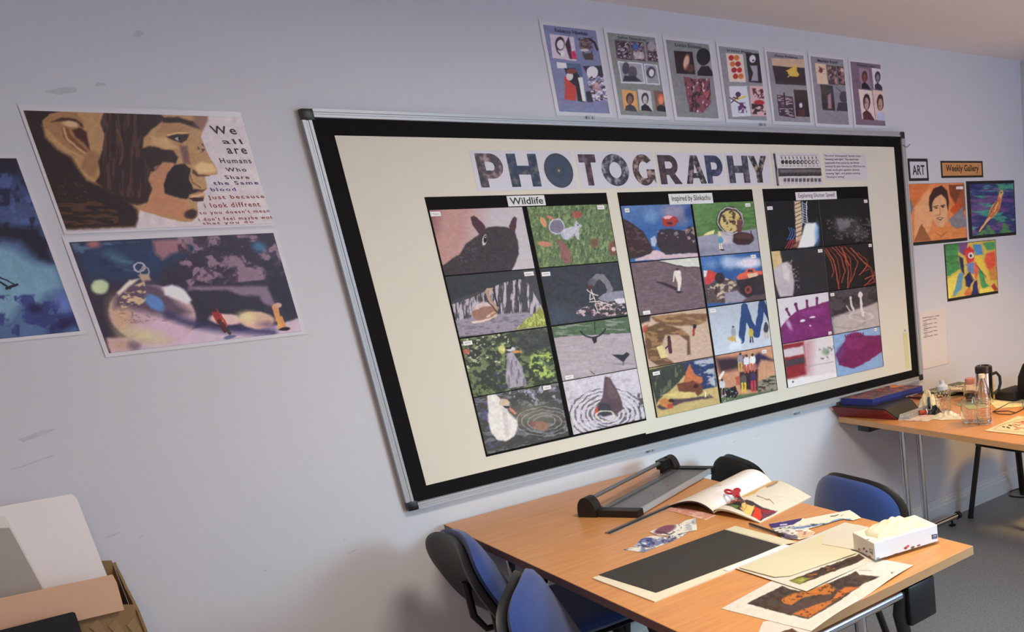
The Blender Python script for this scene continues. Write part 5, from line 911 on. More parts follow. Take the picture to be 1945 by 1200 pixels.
# tiger prints
def tg1(p):
    p.fill((236, 228, 200)).p((78, 60, 44), [(540, 632), (1060, 435), (1100, 465), (1040, 500), (620, 660)], soft=3).sp((190, 110, 50), 60, 16, .5, 401, [(640, 600), (860, 520), (880, 545), (660, 640)], .9).p((160, 160, 60), [(545, 632), (640, 605), (690, 620), (620, 658)], soft=8).sp((214, 206, 130), 40, 12, .6, 402, [(545, 632), (700, 590), (700, 630), (620, 658)], .8).sp((40, 30, 30), 40, 12, .56, 403, [(700, 560), (1060, 440), (1095, 465), (780, 570)], .8)
sheet_quad('animal_print', (.395, -1.222), (.812, -1.205), (.403, -1.517), ZT1+.0042, CT, tg1, 'cream-bordered print mostly hidden under the blank cream sheet', 'print', gain=(.74, .74, .84), bulge=lambda S, T: np.outer(.0016*np.sin(S*9)*T**3, (0, 0, 1)))
def tg2(p):
    P = [(230, 800), (490, 672), (560, 700), (660, 715), (860, 640), (1035, 565), (1060, 590), (1210, 602), (1080, 660), (900, 790), (680, 915), (520, 880)]
    p.fill((238, 230, 206)).p((86, 72, 60), P, soft=3).sp((60, 48, 42), 50, 20, .5, 411, P, .8).p((200, 120, 50), [(480, 770), (560, 730), (700, 700), (820, 650), (880, 690), (860, 730), (720, 740), (640, 760), (560, 812), (500, 800)], soft=5).p((206, 116, 50), [(560, 880), (700, 820), (860, 770), (900, 710), (960, 680), (1060, 680), (960, 730), (820, 820), (690, 905)], soft=5).sp((90, 50, 30), 26, 14, .6, 412, P, .85).p((90, 70, 60), [(540, 830), (700, 770), (860, 740), (820, 780), (640, 840), (560, 850)], soft=5)
    p.l((150, 140, 120), 5, [(1060, 555), (1150, 560)], al=.6).e((206, 190, 170), 1305, 570, 12, 9).e((120, 90, 70), 1300, 574, 5, 6).n(.04, 30, 20, 413)
def tiger(name, tl, tr_, bl, z, label, gain):
    return sheet_quad(name, tl, tr_, bl, z, CT, tg2, label, 'print', gain=gain, bulge=lambda S, T: np.outer(.004*(np.sin(S*11.0-.8)*.5+.5)*T**4, (0, 0, 1)))
tiger('tiger_print', (.222, -1.411), (.635, -1.337), (.267, -1.700), ZT1+.0012, 'print of orange tigers with cream border at the front right of the table', (.74, .74, .84))
def tg3(p): p.fill((236, 226, 200)).p((96, 66, 46), [(480, 1010), (560, 985), (700, 1060), (520, 1080)], soft=4)
sheet_quad('print_corner', (.236, -1.560), (.330, -1.640), (.150, -1.640), ZT1+.0003, CT, tg3, 'brown print corner peeking out under the tiger print at the table edge', 'print', gain=(.74, .74, .84))
# cut-outs
def cut1(p): p.fill((226, 222, 214)).sp((110, 120, 160), 60, 26, .46, 421, None, .9).sp((60, 50, 80), 40, 18, .58, 422, None, .85).ring((60, 80, 150), 505, 300, 44, 26, 12, .9).sp((240, 230, 200), 70, 20, .62, 423, None, .9)
def cut2(p): p.fill((232, 228, 214)).e((126, 76, 96), 660, 195, 90, 34, -18, soft=6).sp((180, 180, 190), 50, 20, .5, 424, [(760, 120), (920, 100), (920, 200), (760, 210)], .9).l((60, 50, 60), 8, [(590, 210), (700, 235), (740, 215)]).sp((60, 56, 66), 16, 14, .68, 425, None, .8)
def poly_sheet(name, pts, z, label, c, paint, gain=(1, 1, 1), cat='paper'):
    """an irregular cut paper: its own outline, ink painted per vertex"""
    pts = np.array([(q[0], q[1]) for q in pts]); mn, mx = pts.min(0), pts.max(0)
    P = Pic((mn[0], mx[1], z), (mx[0]-mn[0], 0, 0), (0, mn[1]-mx[1], 0), c, 1.3); paint(P)
    bm = bmesh.new(); ins = poly_mask(P.W[:, 0], P.W[:, 1], [tuple(q) for q in pts], 1e-6) > .5
    L = np.clip(lin(np.clip(P.C, 0, 255))*np.asarray(gain), 0, .9)
    nx, ny = P.nx, P.ny; loc = np.array([*pts.mean(0), z]); lay = bm.verts.layers.float_color.new('ink'); V = {}
    def gv(i):
        if i not in V:
            v = bm.verts.new(P.W[i]-loc); v[lay] = (*L[i], 1); V[i] = v
        return V[i]
    for j in range(ny-1):
        for i in range(nx-1):
            a = j*nx+i; q = (a, a+nx, a+nx+1, a+1)
            if all(ins[k] for k in q): bm.faces.new([gv(k) for k in q])
    r = bmesh.ops.extrude_face_region(bm, geom=bm.faces[:]); bmesh.ops.translate(bm, vec=(0, 0, -.0006), verts=[v for v in r['geom'] if isinstance(v, bmesh.types.BMVert)])
    bmesh.ops.recalc_face_normals(bm, faces=bm.faces)
    me = bpy.data.meshes.new(name); bm.to_mesh(me); bm.free(); me.materials.append(INK)
    o = bpy.data.objects.new(name, me); link(o); o.location = loc; tag(o, label, cat); return o
ptz = lambda L, z, c: [tuple(on_z(c[0]+x/c[2], c[1]+y/c[2], z)[:2]) for x, y in L]
poly_sheet('magazine_cutting', ptz([(310, 360), (395, 340), (470, 270), (560, 245), (660, 255), (840, 215), (840, 232), (730, 290), (540, 360), (490, 385)], ZT1+.0012, C4T), ZT1+.0012, 'blue and white magazine cutting, the lower of the two cuttings', C4T, cut1)
poly_sheet('magazine_cutting', ptz([(532, 215), (640, 165), (780, 150), (830, 120), (915, 100), (925, 200), (840, 215), (720, 245), (600, 245)], ZT1+.0022, C4T), ZT1+.0022, 'white and purple magazine cutting, the upper of the two cuttings', C4T, cut2)
def leaf(p):
    p.fill((222, 218, 200)).p((66, 52, 112), [(445, 260), (930, 175), (900, 215), (850, 235), (800, 270), (620, 300), (510, 320)], soft=4).p((190, 180, 210), [(605, 265), (710, 250), (710, 275), (615, 285)], soft=4)
    p.p((120, 140, 180), [(700, 320), (1260, 250), (1460, 185), (1600, 185), (1640, 205), (1260, 265), (900, 330)], soft=6).sp((60, 70, 80), 46, 16, .52, 431, [(560, 320), (1260, 235), (1260, 270), (700, 350)], .9)
    p.sp((84, 76, 100), 60, 16, .48, 432, [(510, 330), (720, 330), (1000, 350), (960, 440), (700, 470), (560, 400)], .95).sp((214, 206, 206), 80, 14, .55, 433, [(560, 320), (1000, 340), (1000, 420), (600, 380)], .8).p((206, 150, 110), [(860, 350), (1110, 380), (1080, 420), (900, 480), (860, 440)], soft=10, al=.6).p((70, 60, 84), [(540, 380), (700, 400), (860, 430), (860, 480), (660, 470)], soft=10, al=.8).l((50, 46, 40), 12, [(1330, 150), (1440, 135)]).l((170, 120, 70), 8, [(1470, 150), (1500, 125)])
poly_sheet('leaflet', ptz([(445, 260), (930, 175), (960, 185), (1600, 60), (1680, 110), (1770, 175), (1640, 210), (1500, 190), (1260, 260), (1010, 330), (1115, 380), (1080, 430), (900, 482), (650, 465), (545, 380)], ZT1+.0035, CL), ZT1+.0035, 'torn leaflet in purple and blue near the blue chair back', CL, leaf)
o = MB().tube([(.637, -.958, ZT1+.0075), (.628, -1.140, ZT1+.0075)], .0038, 8).build('pencil', mat('dark_pencil', (60, 52, 48), .5, var=.2)); tag(o, 'dark pencil lying beside the torn leaflet', 'pencil')
def pinkp(p): p.fill((214, 150, 130)).sp((236, 196, 176), 60, 18, .56, 441, None, .8).l((236, 220, 190), 16, [(510, 630), (650, 575)])
poly_sheet('pink_magazine', ptz([(0, 475), (140, 455), (330, 490), (600, 560), (650, 570), (515, 632), (350, 590), (120, 530), (0, 505)], ZT1+.0012, CM), ZT1+.0012, 'pink printed magazine page under the open magazine', CM, pinkp)
# ------------------------------------------------------------------ open magazine
mg = empty('open_magazine', (.78, -.75, ZT1), 'open magazine with curling pages showing red and yellow pictures', 'magazine')
def ruled(p0, p1, q0, q1, hump, n=24, m=26, up=.03, pts=None):
    """page surface between the spine edge p0-p1 and the free edge q0-q1, arched across"""
    def f(S, T):
        S = S[:, None]; T = T[:, None]
        a = np.array(p0)*(1-T)+np.array(p1)*T; b2 = np.array(q0)*(1-T)+np.array(q1)*T
        w = a*(1-S)+b2*S; w[:, 2:3] += hump(S, T); return w
    return f
def page(name, p0, p1, q0, q1, hump, paint, base=ZT1, layers=1, gain=(1, 1, 1)):
    P = Pic(p0, np.array(q0)-np.array(p0), np.array(p1)-np.array(p0), CM, 1.15); P.curved = True
    f = ruled(p0, p1, q0, q1, hump); P.W = f(P.S, P.T); U, V = proj(P.W); P.X = (U-CM[0])*CM[2]; P.Y = (V-CM[1])*CM[2]
    paint(P); return P.build(name, mg, grain=.04, gain=gain, thick=.0012, nrm=(0, 0, 1))
sp0, sp1 = (.640, -.757, ZT1+.010), (.945, -.668, ZT1+.012)
lf0, lf1 = (.600, -.545, ZT1+.004), (.862, -.500, ZT1+.010)
rf0, rf1 = (.668, -.966, ZT1+.004), (.928, -.902, ZT1+.004)
def lpage(p):
    p.fill((226, 216, 192)).p((236, 230, 220), [(560, 420), (760, 330), (1180, 130), (1290, 210), (1000, 330), (800, 470), (640, 520)], soft=40).l((150, 120, 110), 6, [(570, 305), (620, 310), (670, 330), (740, 325)], al=.8).l((150, 120, 110), 5, [(600, 290), (720, 300)], al=.5)
def rpage(p):
    p.fill((226, 216, 190)).p((226, 178, 96), [(960, 380), (1060, 330), (1180, 260), (1300, 200), (1430, 180), (1440, 200), (1300, 250), (1200, 300), (1150, 350), (1080, 380), (1000, 400)], soft=8).p((150, 120, 100), [(1280, 260), (1440, 195), (1420, 230), (1300, 280)], soft=6, al=.8).l((150, 110, 80), 9, [(1170, 385), (1280, 405), (1340, 405), (1390, 440)]).p((214, 70, 50), [(810, 430), (900, 400), (1000, 430), (1010, 455), (900, 475), (830, 470)], soft=5)
    p.p((70, 56, 56), [(740, 480), (900, 470), (1050, 440), (1130, 460), (1220, 495), (1430, 510), (1200, 640), (1000, 580), (820, 520)], soft=5).p((100, 130, 60), [(820, 510), (900, 500), (960, 515), (900, 540)], soft=4).p((232, 196, 110), [(960, 540), (985, 490), (1010, 450), (1040, 490), (1100, 500), (1150, 490), (1110, 560), (1090, 605), (1010, 590)], soft=5).p((214, 66, 46), [(1140, 500), (1220, 520), (1225, 600), (1180, 635), (1100, 610), (1130, 550)], soft=5).p((150, 50, 60), [(1220, 515), (1440, 505), (1250, 560)], soft=5).p((110, 60, 76), [(1230, 560), (1430, 510), (1220, 620)], soft=4).l((196, 140, 70), 8, [(1000, 560), (1040, 520), (1030, 490)]).l((60, 46, 50), 10, [(1050, 440), (1130, 460), (1220, 500)]).p((236, 228, 214), [(1180, 650), (1440, 520), (1520, 530), (1200, 670)], soft=4).sp((206, 196, 170), 80, 12, .6, 451, [(1150, 300), (1820, 340), (1500, 500), (1200, 420)], .6)
page('left_page', sp0, sp1, lf0, lf1, lambda S, T: .040*np.sin(np.pi*np.clip(S, 0, 1)**.75)*(.75+.5*T), lpage, gain=(1, 1, 1.12))
page('right_page', sp0, sp1, rf0, rf1, lambda S, T: .018*np.sin(np.pi*S**.6), rpage, gain=(1, 1, 1.1))
def block(s0, s1, f0, f1, hump, name, bm_=None):
    m = MB(); n = 14; R_ = []
    for T in (0.0, 1.0):
        for zz in (0, 1):
            R_.append([m.bm.verts.new(tuple((np.array(s0)*(1-T)+np.array(s1)*T)*(1-S)+(np.array(f0)*(1-T)+np.array(f1)*T)*S+np.array([0, 0, hump(S, T)-.0016-zz*.006*(1-S*.6)]))) for S in np.linspace(0, 1, n)])
    a, b2, c2, d2 = R_
    for k in range(n-1):
        for r, q in ((a, b2), (c2, d2), (a, c2), (b2, d2)): m.bm.faces.new((r[k], r[k+1], q[k+1], q[k]))
    for k in (0, n-1): m.bm.faces.new((a[k], b2[k], d2[k], c2[k]))
    return m.build(name, bm_ or mat('page_edges', (214, 204, 180), .8, var=.15, vscale=200), mg)
block(sp0, sp1, lf0, lf1, lambda S, T: .040*math.sin(math.pi*S**.75)*(.75+.5*T), 'cover', mat('plum_cover', (74, 44, 66), .5, var=.2, vscale=30))
block(sp0, sp1, rf0, rf1, lambda S, T: .018*math.sin(math.pi*S**.6), 'page_block')
# scissors on the page
scs = empty('scissors', (.76, -.70, ZT1), 'red-handled scissors lying on the open magazine', 'scissors')
M_RED = mat('red_plastic', (190, 30, 34), .35, var=.08)
def on_mag(x, y, z): return on_z(CM[0]+x/CM[2], CM[1]+y/CM[2], z)
zs = ZT1+.052
def loop3(c, rx, ry, ang, n=16):
    out = []
    for k in range(n+1):
        a = 2*math.pi*k/n; x = rx*math.cos(a); y = ry*math.sin(a); out.append(on_mag(c[0]+x*math.cos(ang)-y*math.sin(ang), c[1]+x*math.sin(ang)+y*math.cos(ang), zs))
    return out
MB().tube(loop3((808, 284), 50, 20, .25), .0042, 8, cap=False).build('handle', M_RED, scs, smooth=True)
MB().tube(loop3((905, 268), 36, 20, -.1), .0042, 8, cap=False).build('handle', M_RED, scs, smooth=True)
MB().prism([on_mag(x, y, zs-.003) for x, y in ((840, 300), (930, 282), (944, 330), (925, 350), (880, 352), (850, 330))], (0, 0, .007)).build('handle_grip', M_RED, scs)
MB().prism([on_mag(x, y, zs-.004) for x, y in ((900, 345), (945, 340), (1000, 415), (985, 418), (930, 380))], (0, 0, .002)).build('blade', mat('scissor_steel', (90, 84, 84), .3, .7, var=.1), scs)
MB().prism([on_mag(x, y, zs-.006) for x, y in ((870, 345), (915, 350), (900, 400), (870, 380))], (0, 0, .002)).build('blade', mat('scissor_steel_light', (206, 196, 196), .3, .5, var=.1), scs)

# ------------------------------------------------------------------ tissue box
CB = (1600, 970, 7.78)
A0 = np.array([.637, -1.525]); A1_ = np.array([.836, -1.573]); dA = A1_-A0; LA = np.linalg.norm(dA); uA = dA/LA; uB = np.array([-uA[1], uA[0]]); WB = .118; HB = .048
tb = empty('tissue_box', (*(A0+uA*LA/2+uB*WB/2), ZT1+.009), 'white tissue box with pulled-up tissues near the table corner', 'tissue box')
z0 = ZT1+.0093
bx = MB().prism([(*A0, z0), (*A1_, z0), (*(A1_+uB*WB), z0), (*(A0+uB*WB), z0)], (0, 0, HB)).build('carton', mat('tissue_carton', (226, 226, 232), .5, var=.02), tb)
def side(p):
    p.warp(.3).fill((220, 220, 232)).p((46, 46, 84), [(1318, 352), (1400, 340), (1404, 405), (1322, 418)]).p((206, 206, 220), [(1335, 366), (1388, 358), (1390, 372), (1338, 380)]).l((190, 190, 210), 6, [(1340, 398), (1388, 390)]).e((150, 60, 60), 935, 550, 26, 20, -20, soft=4).e((190, 90, 80), 965, 525, 26, 16, -30, soft=4).e((110, 80, 96), 1040, 540, 30, 18, -25, soft=4).e((130, 60, 70), 1128, 510, 26, 12, -20, soft=4).e((70, 60, 70), 788, 640, 36, 10, -20, soft=3).l((110, 110, 130), 14, [(505, 700), (545, 694)], al=.8).l((110, 110, 130), 14, [(508, 715), (548, 708)], al=.8).l((150, 150, 170), 7, [(565, 700), (630, 680)], al=.8)
p = Pic((*(A0-uB*.0006), z0+HB), (dA[0], dA[1], 0), (0, 0, -HB), CB, 1.3); side(p); p.build('printed_side', tb, grain=0, gain=(1.1, 1.1, 1.05), thick=.0004, nrm=(-uB[0], -uB[1], 0))
def side2(p):
    p.fill((214, 206, 196)).e((110, 60, 50), 318, 562, 16, 18, soft=3).e((60, 40, 40), 360, 602, 14, 16, soft=3).e((170, 70, 60), 400, 682, 18, 18, soft=3).e((170, 90, 80), 250, 570, 12, 20, soft=3).p((110, 100, 100), [(398, 560), (440, 570), (450, 660), (405, 620)], al=.8).e((206, 200, 196), 422, 590, 14, 16).l((150, 130, 120), 6, [(280, 620), (360, 660)])
p = Pic((*(A0+uB*WB-uA*.0006), z0+HB), (-uB[0]*WB, -uB[1]*WB, 0), (0, 0, -HB), CB, 1.3); side2(p); p.build('printed_side', tb, grain=0, gain=(1.1, 1.1, 1.1), thick=.0004, nrm=(-uA[0], -uA[1], 0))
def toppr(p):
    p.fill((226, 216, 190)).e((176, 90, 60), 1250, 285, 50, 14, soft=3).e((150, 70, 50), 1190, 318, 30, 12, soft=3).e((206, 120, 90), 1300, 285, 40, 14, soft=3).l((60, 50, 50), 18, [(1065, 195), (1150, 185)], al=.8).l((110, 96, 80), 14, [(460, 525), (560, 505)], al=.7).l((110, 86, 70), 16, [(330, 438), (385, 425)], al=.8)
p = Pic((*(A0+uB*WB), z0+HB+.0006), (dA[0], dA[1], 0), (-uB[0]*WB, -uB[1]*WB, 0), CB, 1.2); toppr(p); p.build('printed_top', tb, grain=0, gain=(1.1, 1.1, 1.15), thick=.0004, nrm=(0, 0, 1))
def tissue():
    m = MB(); nx, ny = 40, 26; rs = np.random.RandomState(4); V = []
    for j in range(ny):
        for i in range(nx):
            s, t = i/(nx-1), j/(ny-1)
            a = .02+s*.165; b2 = .016+t*.085
            env = math.sin(math.pi*s)**.5*math.sin(math.pi*t)**.55
            h = env*(.030*(1-.35*s)+.006*math.sin(s*9+t*5)+.0035*math.sin(t*15+s*9)+.0022*math.sin(s*27-t*19))
            q = A0+uA*(a+.006*math.sin(t*8))+uB*(b2+.006*math.sin(s*11))
            V.append(m.bm.verts.new((q[0], q[1], z0+HB+.001+max(0, h))))
    for j in range(ny-1):
        for i in range(nx-1): m.bm.faces.new((V[j*nx+i], V[j*nx+i+1], V[(j+1)*nx+i+1], V[(j+1)*nx+i]))
    return m.build('tissue', mat('tissue_paper', (208, 202, 176), .9, var=.03, bump=.2, bscale=60), tb, smooth=True)
tissue()

# ------------------------------------------------------------------ things on the second table
ZZ = .734
# red wallet folder
wl = empty('red_folder', (2.0, -.19, ZZ), 'thick dark red folder under the blue box file', 'folder')
pf = [(1.826, -.030, ZZ+.001), (1.905, -.335, ZZ+.001)]
m = MB()
q = [(1.826, -.030, ZZ+.001), (1.905, -.335, ZZ+.001), (2.08, -.305, ZZ+.001), (2.19, -.030, ZZ+.001)]
q2 = [(1.790, -.022, ZZ+.054), (1.862, -.300, ZZ+.050), (2.06, -.27, ZZ+.045), (2.20, -.022, ZZ+.050)]
A_ = [m.bm.verts.new(v) for v in q]; B_ = [m.bm.verts.new(v) for v in q2]
for k in range(4): m.bm.faces.new((A_[k], A_[(k+1) % 4], B_[(k+1) % 4], B_[k]))
m.bm.faces.new(A_[::-1]); m.bm.faces.new(B_); m.build('cover', mat('dark_red_card', (140, 44, 48), .5, col2=(104, 30, 36), vscale=14, stretch=(1, 1, 8)), wl)
MB().prism([(1.797, -.026, ZZ+.0505), (1.868, -.302, ZZ+.0505), (1.912, -.338, ZZ+.001), (2.085, -.315, ZZ+.001), (2.075, -.275, ZZ+.0505), (2.195, -.026, ZZ+.0505)], (0, 0, .006)).build('flap', mat('black_flap', (34, 30, 32), .5, var=.1), wl)
# blue box file
bf = empty('box_file', (2.03, -.12, ZZ+.057), 'blue box file with a patterned red and grey lid on top of the red folder', 'box file')
zb = ZZ+.0570
cs = [(1.842, -.034), (1.893, -.196), (2.236, -.192), (2.185, -.030)]
MB().prism([(x, y, zb) for x, y in cs], (0, 0, .030)).build('case', mat('royal_blue_board', (44, 52, 128), .45, var=.12, vscale=10), bf)
MB().prism([(cs[1][0]+.004, cs[1][1]-.0015, zb+.004), (cs[2][0]-.004, cs[2][1]-.0015, zb+.004), (cs[2][0]-.004, cs[2][1]-.0005, zb+.004), (cs[1][0]+.004, cs[1][1]-.0005, zb+.004)], (0, 0, .006)).build('seam', mat('dark_blue_seam', (28, 34, 90), .5, var=.1), bf)
CF = (1570, 710, 8.84)
def lid(p):
    p.fill((92, 70, 84)).p((60, 56, 70), [(680, 120), (1100, 90), (1050, 230), (780, 200)], soft=20).sp((150, 84, 84), 90, 22, .5, 461, None, .8).p((206, 120, 76), [(1040, 170), (1250, 130), (1400, 140), (1280, 200), (1080, 240)], soft=14).sp((216, 206, 214), 90, 16, .52, 462, [(200, 330), (500, 230), (980, 110), (960, 240), (640, 290), (400, 330)], .9).sp((50, 44, 60), 60, 14, .56, 463, None, .7)
P = Pic((cs[0][0], cs[0][1], zb+.0312), (cs[3][0]-cs[0][0], cs[3][1]-cs[0][1], 0), (cs[1][0]-cs[0][0], cs[1][1]-cs[0][1], 0), CF, 1.2); lid(P); P.build('lid_print', bf, gain=(1.2,)*3, thick=.0004, nrm=(0, 0, 1))
# papers spilling from the folder
def news(p): p.fill((226, 206, 186)).sp((150, 130, 124), 60, 10, .62, 471, None, .8).p((120, 100, 96), [(1440, 640), (1500, 640), (1490, 670), (1440, 660)], soft=3)
poly_sheet('newspaper', [(1.899, -.345), (1.945, -.492), (1.995, -.48), (2.10, -.40), (2.06, -.27)], ZZ+.0016, 'printed newspaper page sticking out in front of the red folder', CF, news, gain=(1, 1, 1.15))
def crumple(name, cx, cy, z, rx, ry, h, seed, m, label, cat, tagit=True, parent=None):
    mb_ = MB(); rs = np.random.RandomState(seed); n1, n2 = 26, 12; ph = rs.rand(8)*6; top = None; rows = []
    for j in range(n2+1):
        r = j/n2; row = []
        for i in range(n1):
            a = 2*math.pi*i/n1; k = 1+.16*math.sin(3*a+ph[0])+.10*math.sin(5*a+ph[1])+.06*math.sin(9*a+ph[2])
            zz = h*(1-r**1.6)*(1+.3*math.sin(4*a+r*7+ph[3])+.2*math.sin(7*a-r*9+ph[4]))
            row.append(mb_.bm.verts.new((cx+rx*r*k*math.cos(a), cy+ry*r*k*math.sin(a), z+max(.0005, zz))))
        rows.append(row)
    for a, b2 in zip(rows, rows[1:]):
        for i in range(n1): mb_.bm.faces.new((a[i], a[(i+1) % n1], b2[(i+1) % n1], b2[i]))
    mb_.bm.faces.new(rows[-1]); bmesh.ops.remove_doubles(mb_.bm, verts=rows[0], dist=1e-5)
    o = mb_.build(name, m, parent)
    if tagit: tag(o, label, cat)
    return o
M_CRUM = mat('crumpled_paper', (232, 220, 196), .8, var=.06, vscale=30)
crumple('crumpled_paper', 2.165, -.290, ZZ+.002, .062, .048, .066, 5, M_CRUM, 'crumpled cream paper bag between the folder and the tumbler', 'paper')
M_FILM = glass_mat('clear_film', (240, 240, 236), .12, 1.3)
crumple('plastic_bag', 2.055, -.515, ZZ+.001, .065, .075, .022, 9, mat('milky_film', (232, 226, 210), .25, var=.1, vscale=40, coat=.5), 'crumpled clear plastic bag in front of the drinking glass', 'plastic bag')
ky = empty('key_bundle', (2.06, -.385, ZZ), 'black keys with a red and white tag on the newspaper', 'keys')
MB().tube([(2.02, -.37, ZZ+.014), (2.05, -.385, ZZ+.014)], .011, 12).build('red_tag', mat('red_tag', (170, 60, 44), .5, var=.1), ky, smooth=True)
Mk = Matrix.Translation((2.048, -.392, ZZ+.018)) @ Matrix.Rotation(math.radians(75), 4, 'Y') @ Matrix.Rotation(math.radians(35), 4, 'X')
MB().lathe([(.006, -.002), (.012, -.002), (.012, .002), (.006, .002), (.006, -.002)], 20, Mk).build('white_ring', M_WHITE, ky, smooth=True)
crumple('key_cluster', 2.082, -.412, ZZ+.002, .036, .032, .030, 11, M_BLACKP, '', '', False, ky)
MB().prism([(2.078, -.372, ZZ+.02), (2.088, -.376, ZZ+.02), (2.092, -.372, ZZ+.075), (2.082, -.368, ZZ+.075)], (0, -.005, 0)).build('strap', M_BLACKP, ky)
bl_ = MB().prism([(1.907, -.345, ZZ+.002), (1.938, -.385, ZZ+.002), (2.09, -.355, ZZ+.002), (2.13, -.322, ZZ+.002)], (0, 0, .010))
bl_.prism([(1.909, -.347, ZZ+.0125), (1.934, -.380, ZZ+.0125), (2.085, -.350, ZZ+.0125), (2.125, -.322, ZZ+.0125)], (.01, .004, .012)); o = bl_.build('magazine_bundle', mat('grey_page_edges', (176, 172, 170), .7, var=.35, vscale=60, stretch=(1, 1, 8))); tag(o, 'grey bundle of magazines squeezed in front of the red folder', 'magazine')
# tumbler
def vessel(name, x, y, prof_o, thick, m, label, cat, n=32, z=ZZ+.0006):
    t = empty(name, (x, y, z), label, cat)
    inner = [(max(0, r-thick), max(zz, thick*1.3)) for r, zz in prof_o if zz > 0][::-1]
    MB().lathe([(0, 0)]+prof_o+inner+[(0, thick*1.3)], n, Matrix.Translation((x, y, z))).build('body', m, t, smooth=True)
    return t
M_PET = glass_mat('clear_plastic', (250, 248, 248), .04, 1.35)
M_GLASS = glass_mat('drinking_glass', (246, 250, 250), .02, 1.4)
M_TUMB = glass_mat('patterned_plastic', (255, 255, 252), .07, 1.25)
tt = vessel('patterned_tumbler', 2.150, -.405, [(.030, 0), (.034, .004), (.038, .105)], .0022, M_TUMB, 'clear patterned plastic tumbler nearest the folder', 'tumbler')
for r_ in range(7):
    m = MB()
    for k in range(14):
        a = 2*math.pi*(k+.5*(r_ % 2))/14; rr = .0345+.0036*(r_/7); c = (2.150+rr*math.cos(a), -.405+rr*math.sin(a), ZZ+.016+r_*.0125)
        m.lathe([(0, .003), (.003, .0015), (.0038, 0), (0, 0)], 6, Matrix.Translation(c) @ Matrix.Rotation(a, 4, 'Z') @ Matrix.Rotation(math.radians(90), 4, 'Y'))
    tag(m.build('stud_row', M_TUMB, tt), kind='stuff')
MB().lathe([(.028, 0), (.028, .016), (.012, .026), (.012, .044), (0, .044)], 24, Matrix.Translation((2.150, -.405, ZZ+.104))).build('lid', mat('frosted_lid', (196, 200, 214), .3, var=.05), tt, smooth=True)
# pink capped bottle
pb = vessel('pink_capped_bottle', 2.385, -.375, [(.034, 0), (.036, .004), (.036, .06), (.030, .085)], .002, M_PET, 'small clear bottle with a pink cap behind the drinking glass', 'bottle')
MB().lathe([(.025, 0), (.025, .022), (.022, .028), (0, .029)], 24, Matrix.Translation((2.385, -.375, ZZ+.085))).build('cap', mat('pink_cap', (206, 140, 130), .5, var=.05), pb, smooth=True)
o = MB().lathe([(0, 0), (.020, 0), (.022, .1), (.018, .12), (0, .121)], 20).build('yellow_bottle', mat('pale_yellow_plastic', (216, 196, 120), .4, var=.05), loc=(2.47, -.43, ZZ+.0006), smooth=True); tag(o, 'small pale yellow bottle between the pink cap and the steel mug', 'bottle')
# glass jar
vessel('drinking_glass', 2.030, -.672, [(.033, 0), (.037, .004), (.038, .085), (.032, .108)], .003, M_GLASS, 'plain drinking glass in front of the pink capped bottle', 'glass')
# water bottle
wb = vessel('water_bottle', 2.035, -.750, [(.028, 0), (.033, .006), (.033, .05), (.030, .06), (.033, .07), (.033, .12), (.030, .150), (.018, .185), (.0125, .198), (.0125, .205)], .0012, M_PET, 'clear ribbed water bottle with pale cap in front of the steel mug', 'bottle')
MB().lathe([(.0145, 0), (.0145, .016), (0, .017)], 20, Matrix.Translation((2.035, -.750, ZZ+.204))).build('cap', mat('pale_cap', (226, 210, 180), .5, var=.03), wb, smooth=True)
for k in range(5): MB().tube([(2.035+.0335*math.cos(a), -.750+.0335*math.sin(a), ZZ+.02+k*.022) for a in np.linspace(0, 2*math.pi, 25)], .0012, 5, cap=False).build('rib', M_PET, wb, smooth=True)
# travel mug
mg2 = empty('travel_mug', (2.372, -.478, ZZ), 'stainless steel travel mug with black handle', 'mug')
MB().lathe([(0, 0), (.034, 0), (.038, .01), (.040, .03), (.041, .150), (0, .150)], 36, Matrix.Translation((2.372, -.478, ZZ+.0006))).build('body', M_CHROME, mg2, smooth=True)
MB().lathe([(.0425, 0), (.0425, .028), (.036, .034), (.030, .034), (.028, .026), (0, .026)], 36, Matrix.Translation((2.372, -.478, ZZ+.1502))).build('lid', mat('smoky_lid', (70, 64, 66), .15, .6, var=.1), mg2, smooth=True)
hx = np.array([.78, -.62])
MB().tube([(2.372+hx[0]*a, -.478+hx[1]*a, ZZ+h) for a, h in ((.038, .138), (.062, .145), (.078, .125), (.080, .09), (.070, .06), (.050, .045), (.038, .045))], .0075, 10, flat=1.3).build('handle', M_BLACKP, mg2, smooth=True)
# bag
bg = empty('black_bag', (2.60, -.62, ZZ), 'black shoulder bag at the right edge of the picture', 'bag')
m = MB(); m.prism([(2.52, -.56, ZZ+.001), (2.52, -.57, ZZ+.11), (2.51, -.61, ZZ+.175), (2.49, -.67, ZZ+.215), (2.47, -.82, ZZ+.225), (2.47, -.90, ZZ+.001)], (.14, .04, 0)); m.build('body', mat('black_nylon', (24, 20, 22), .7, bump=.4, bscale=40, var=.1), bg)
MB().box(2.45, 2.62, -.60, -.47, ZZ+.001, ZZ+.045, bev=.01).build('pouch', mat('black_nylon', (24, 20, 22), .7), bg)
MB().tube([(2.486, -.66, ZZ+.17), (2.478, -.668, ZZ+.135)], .004, 8).build('buckle', M_ALU, bg)
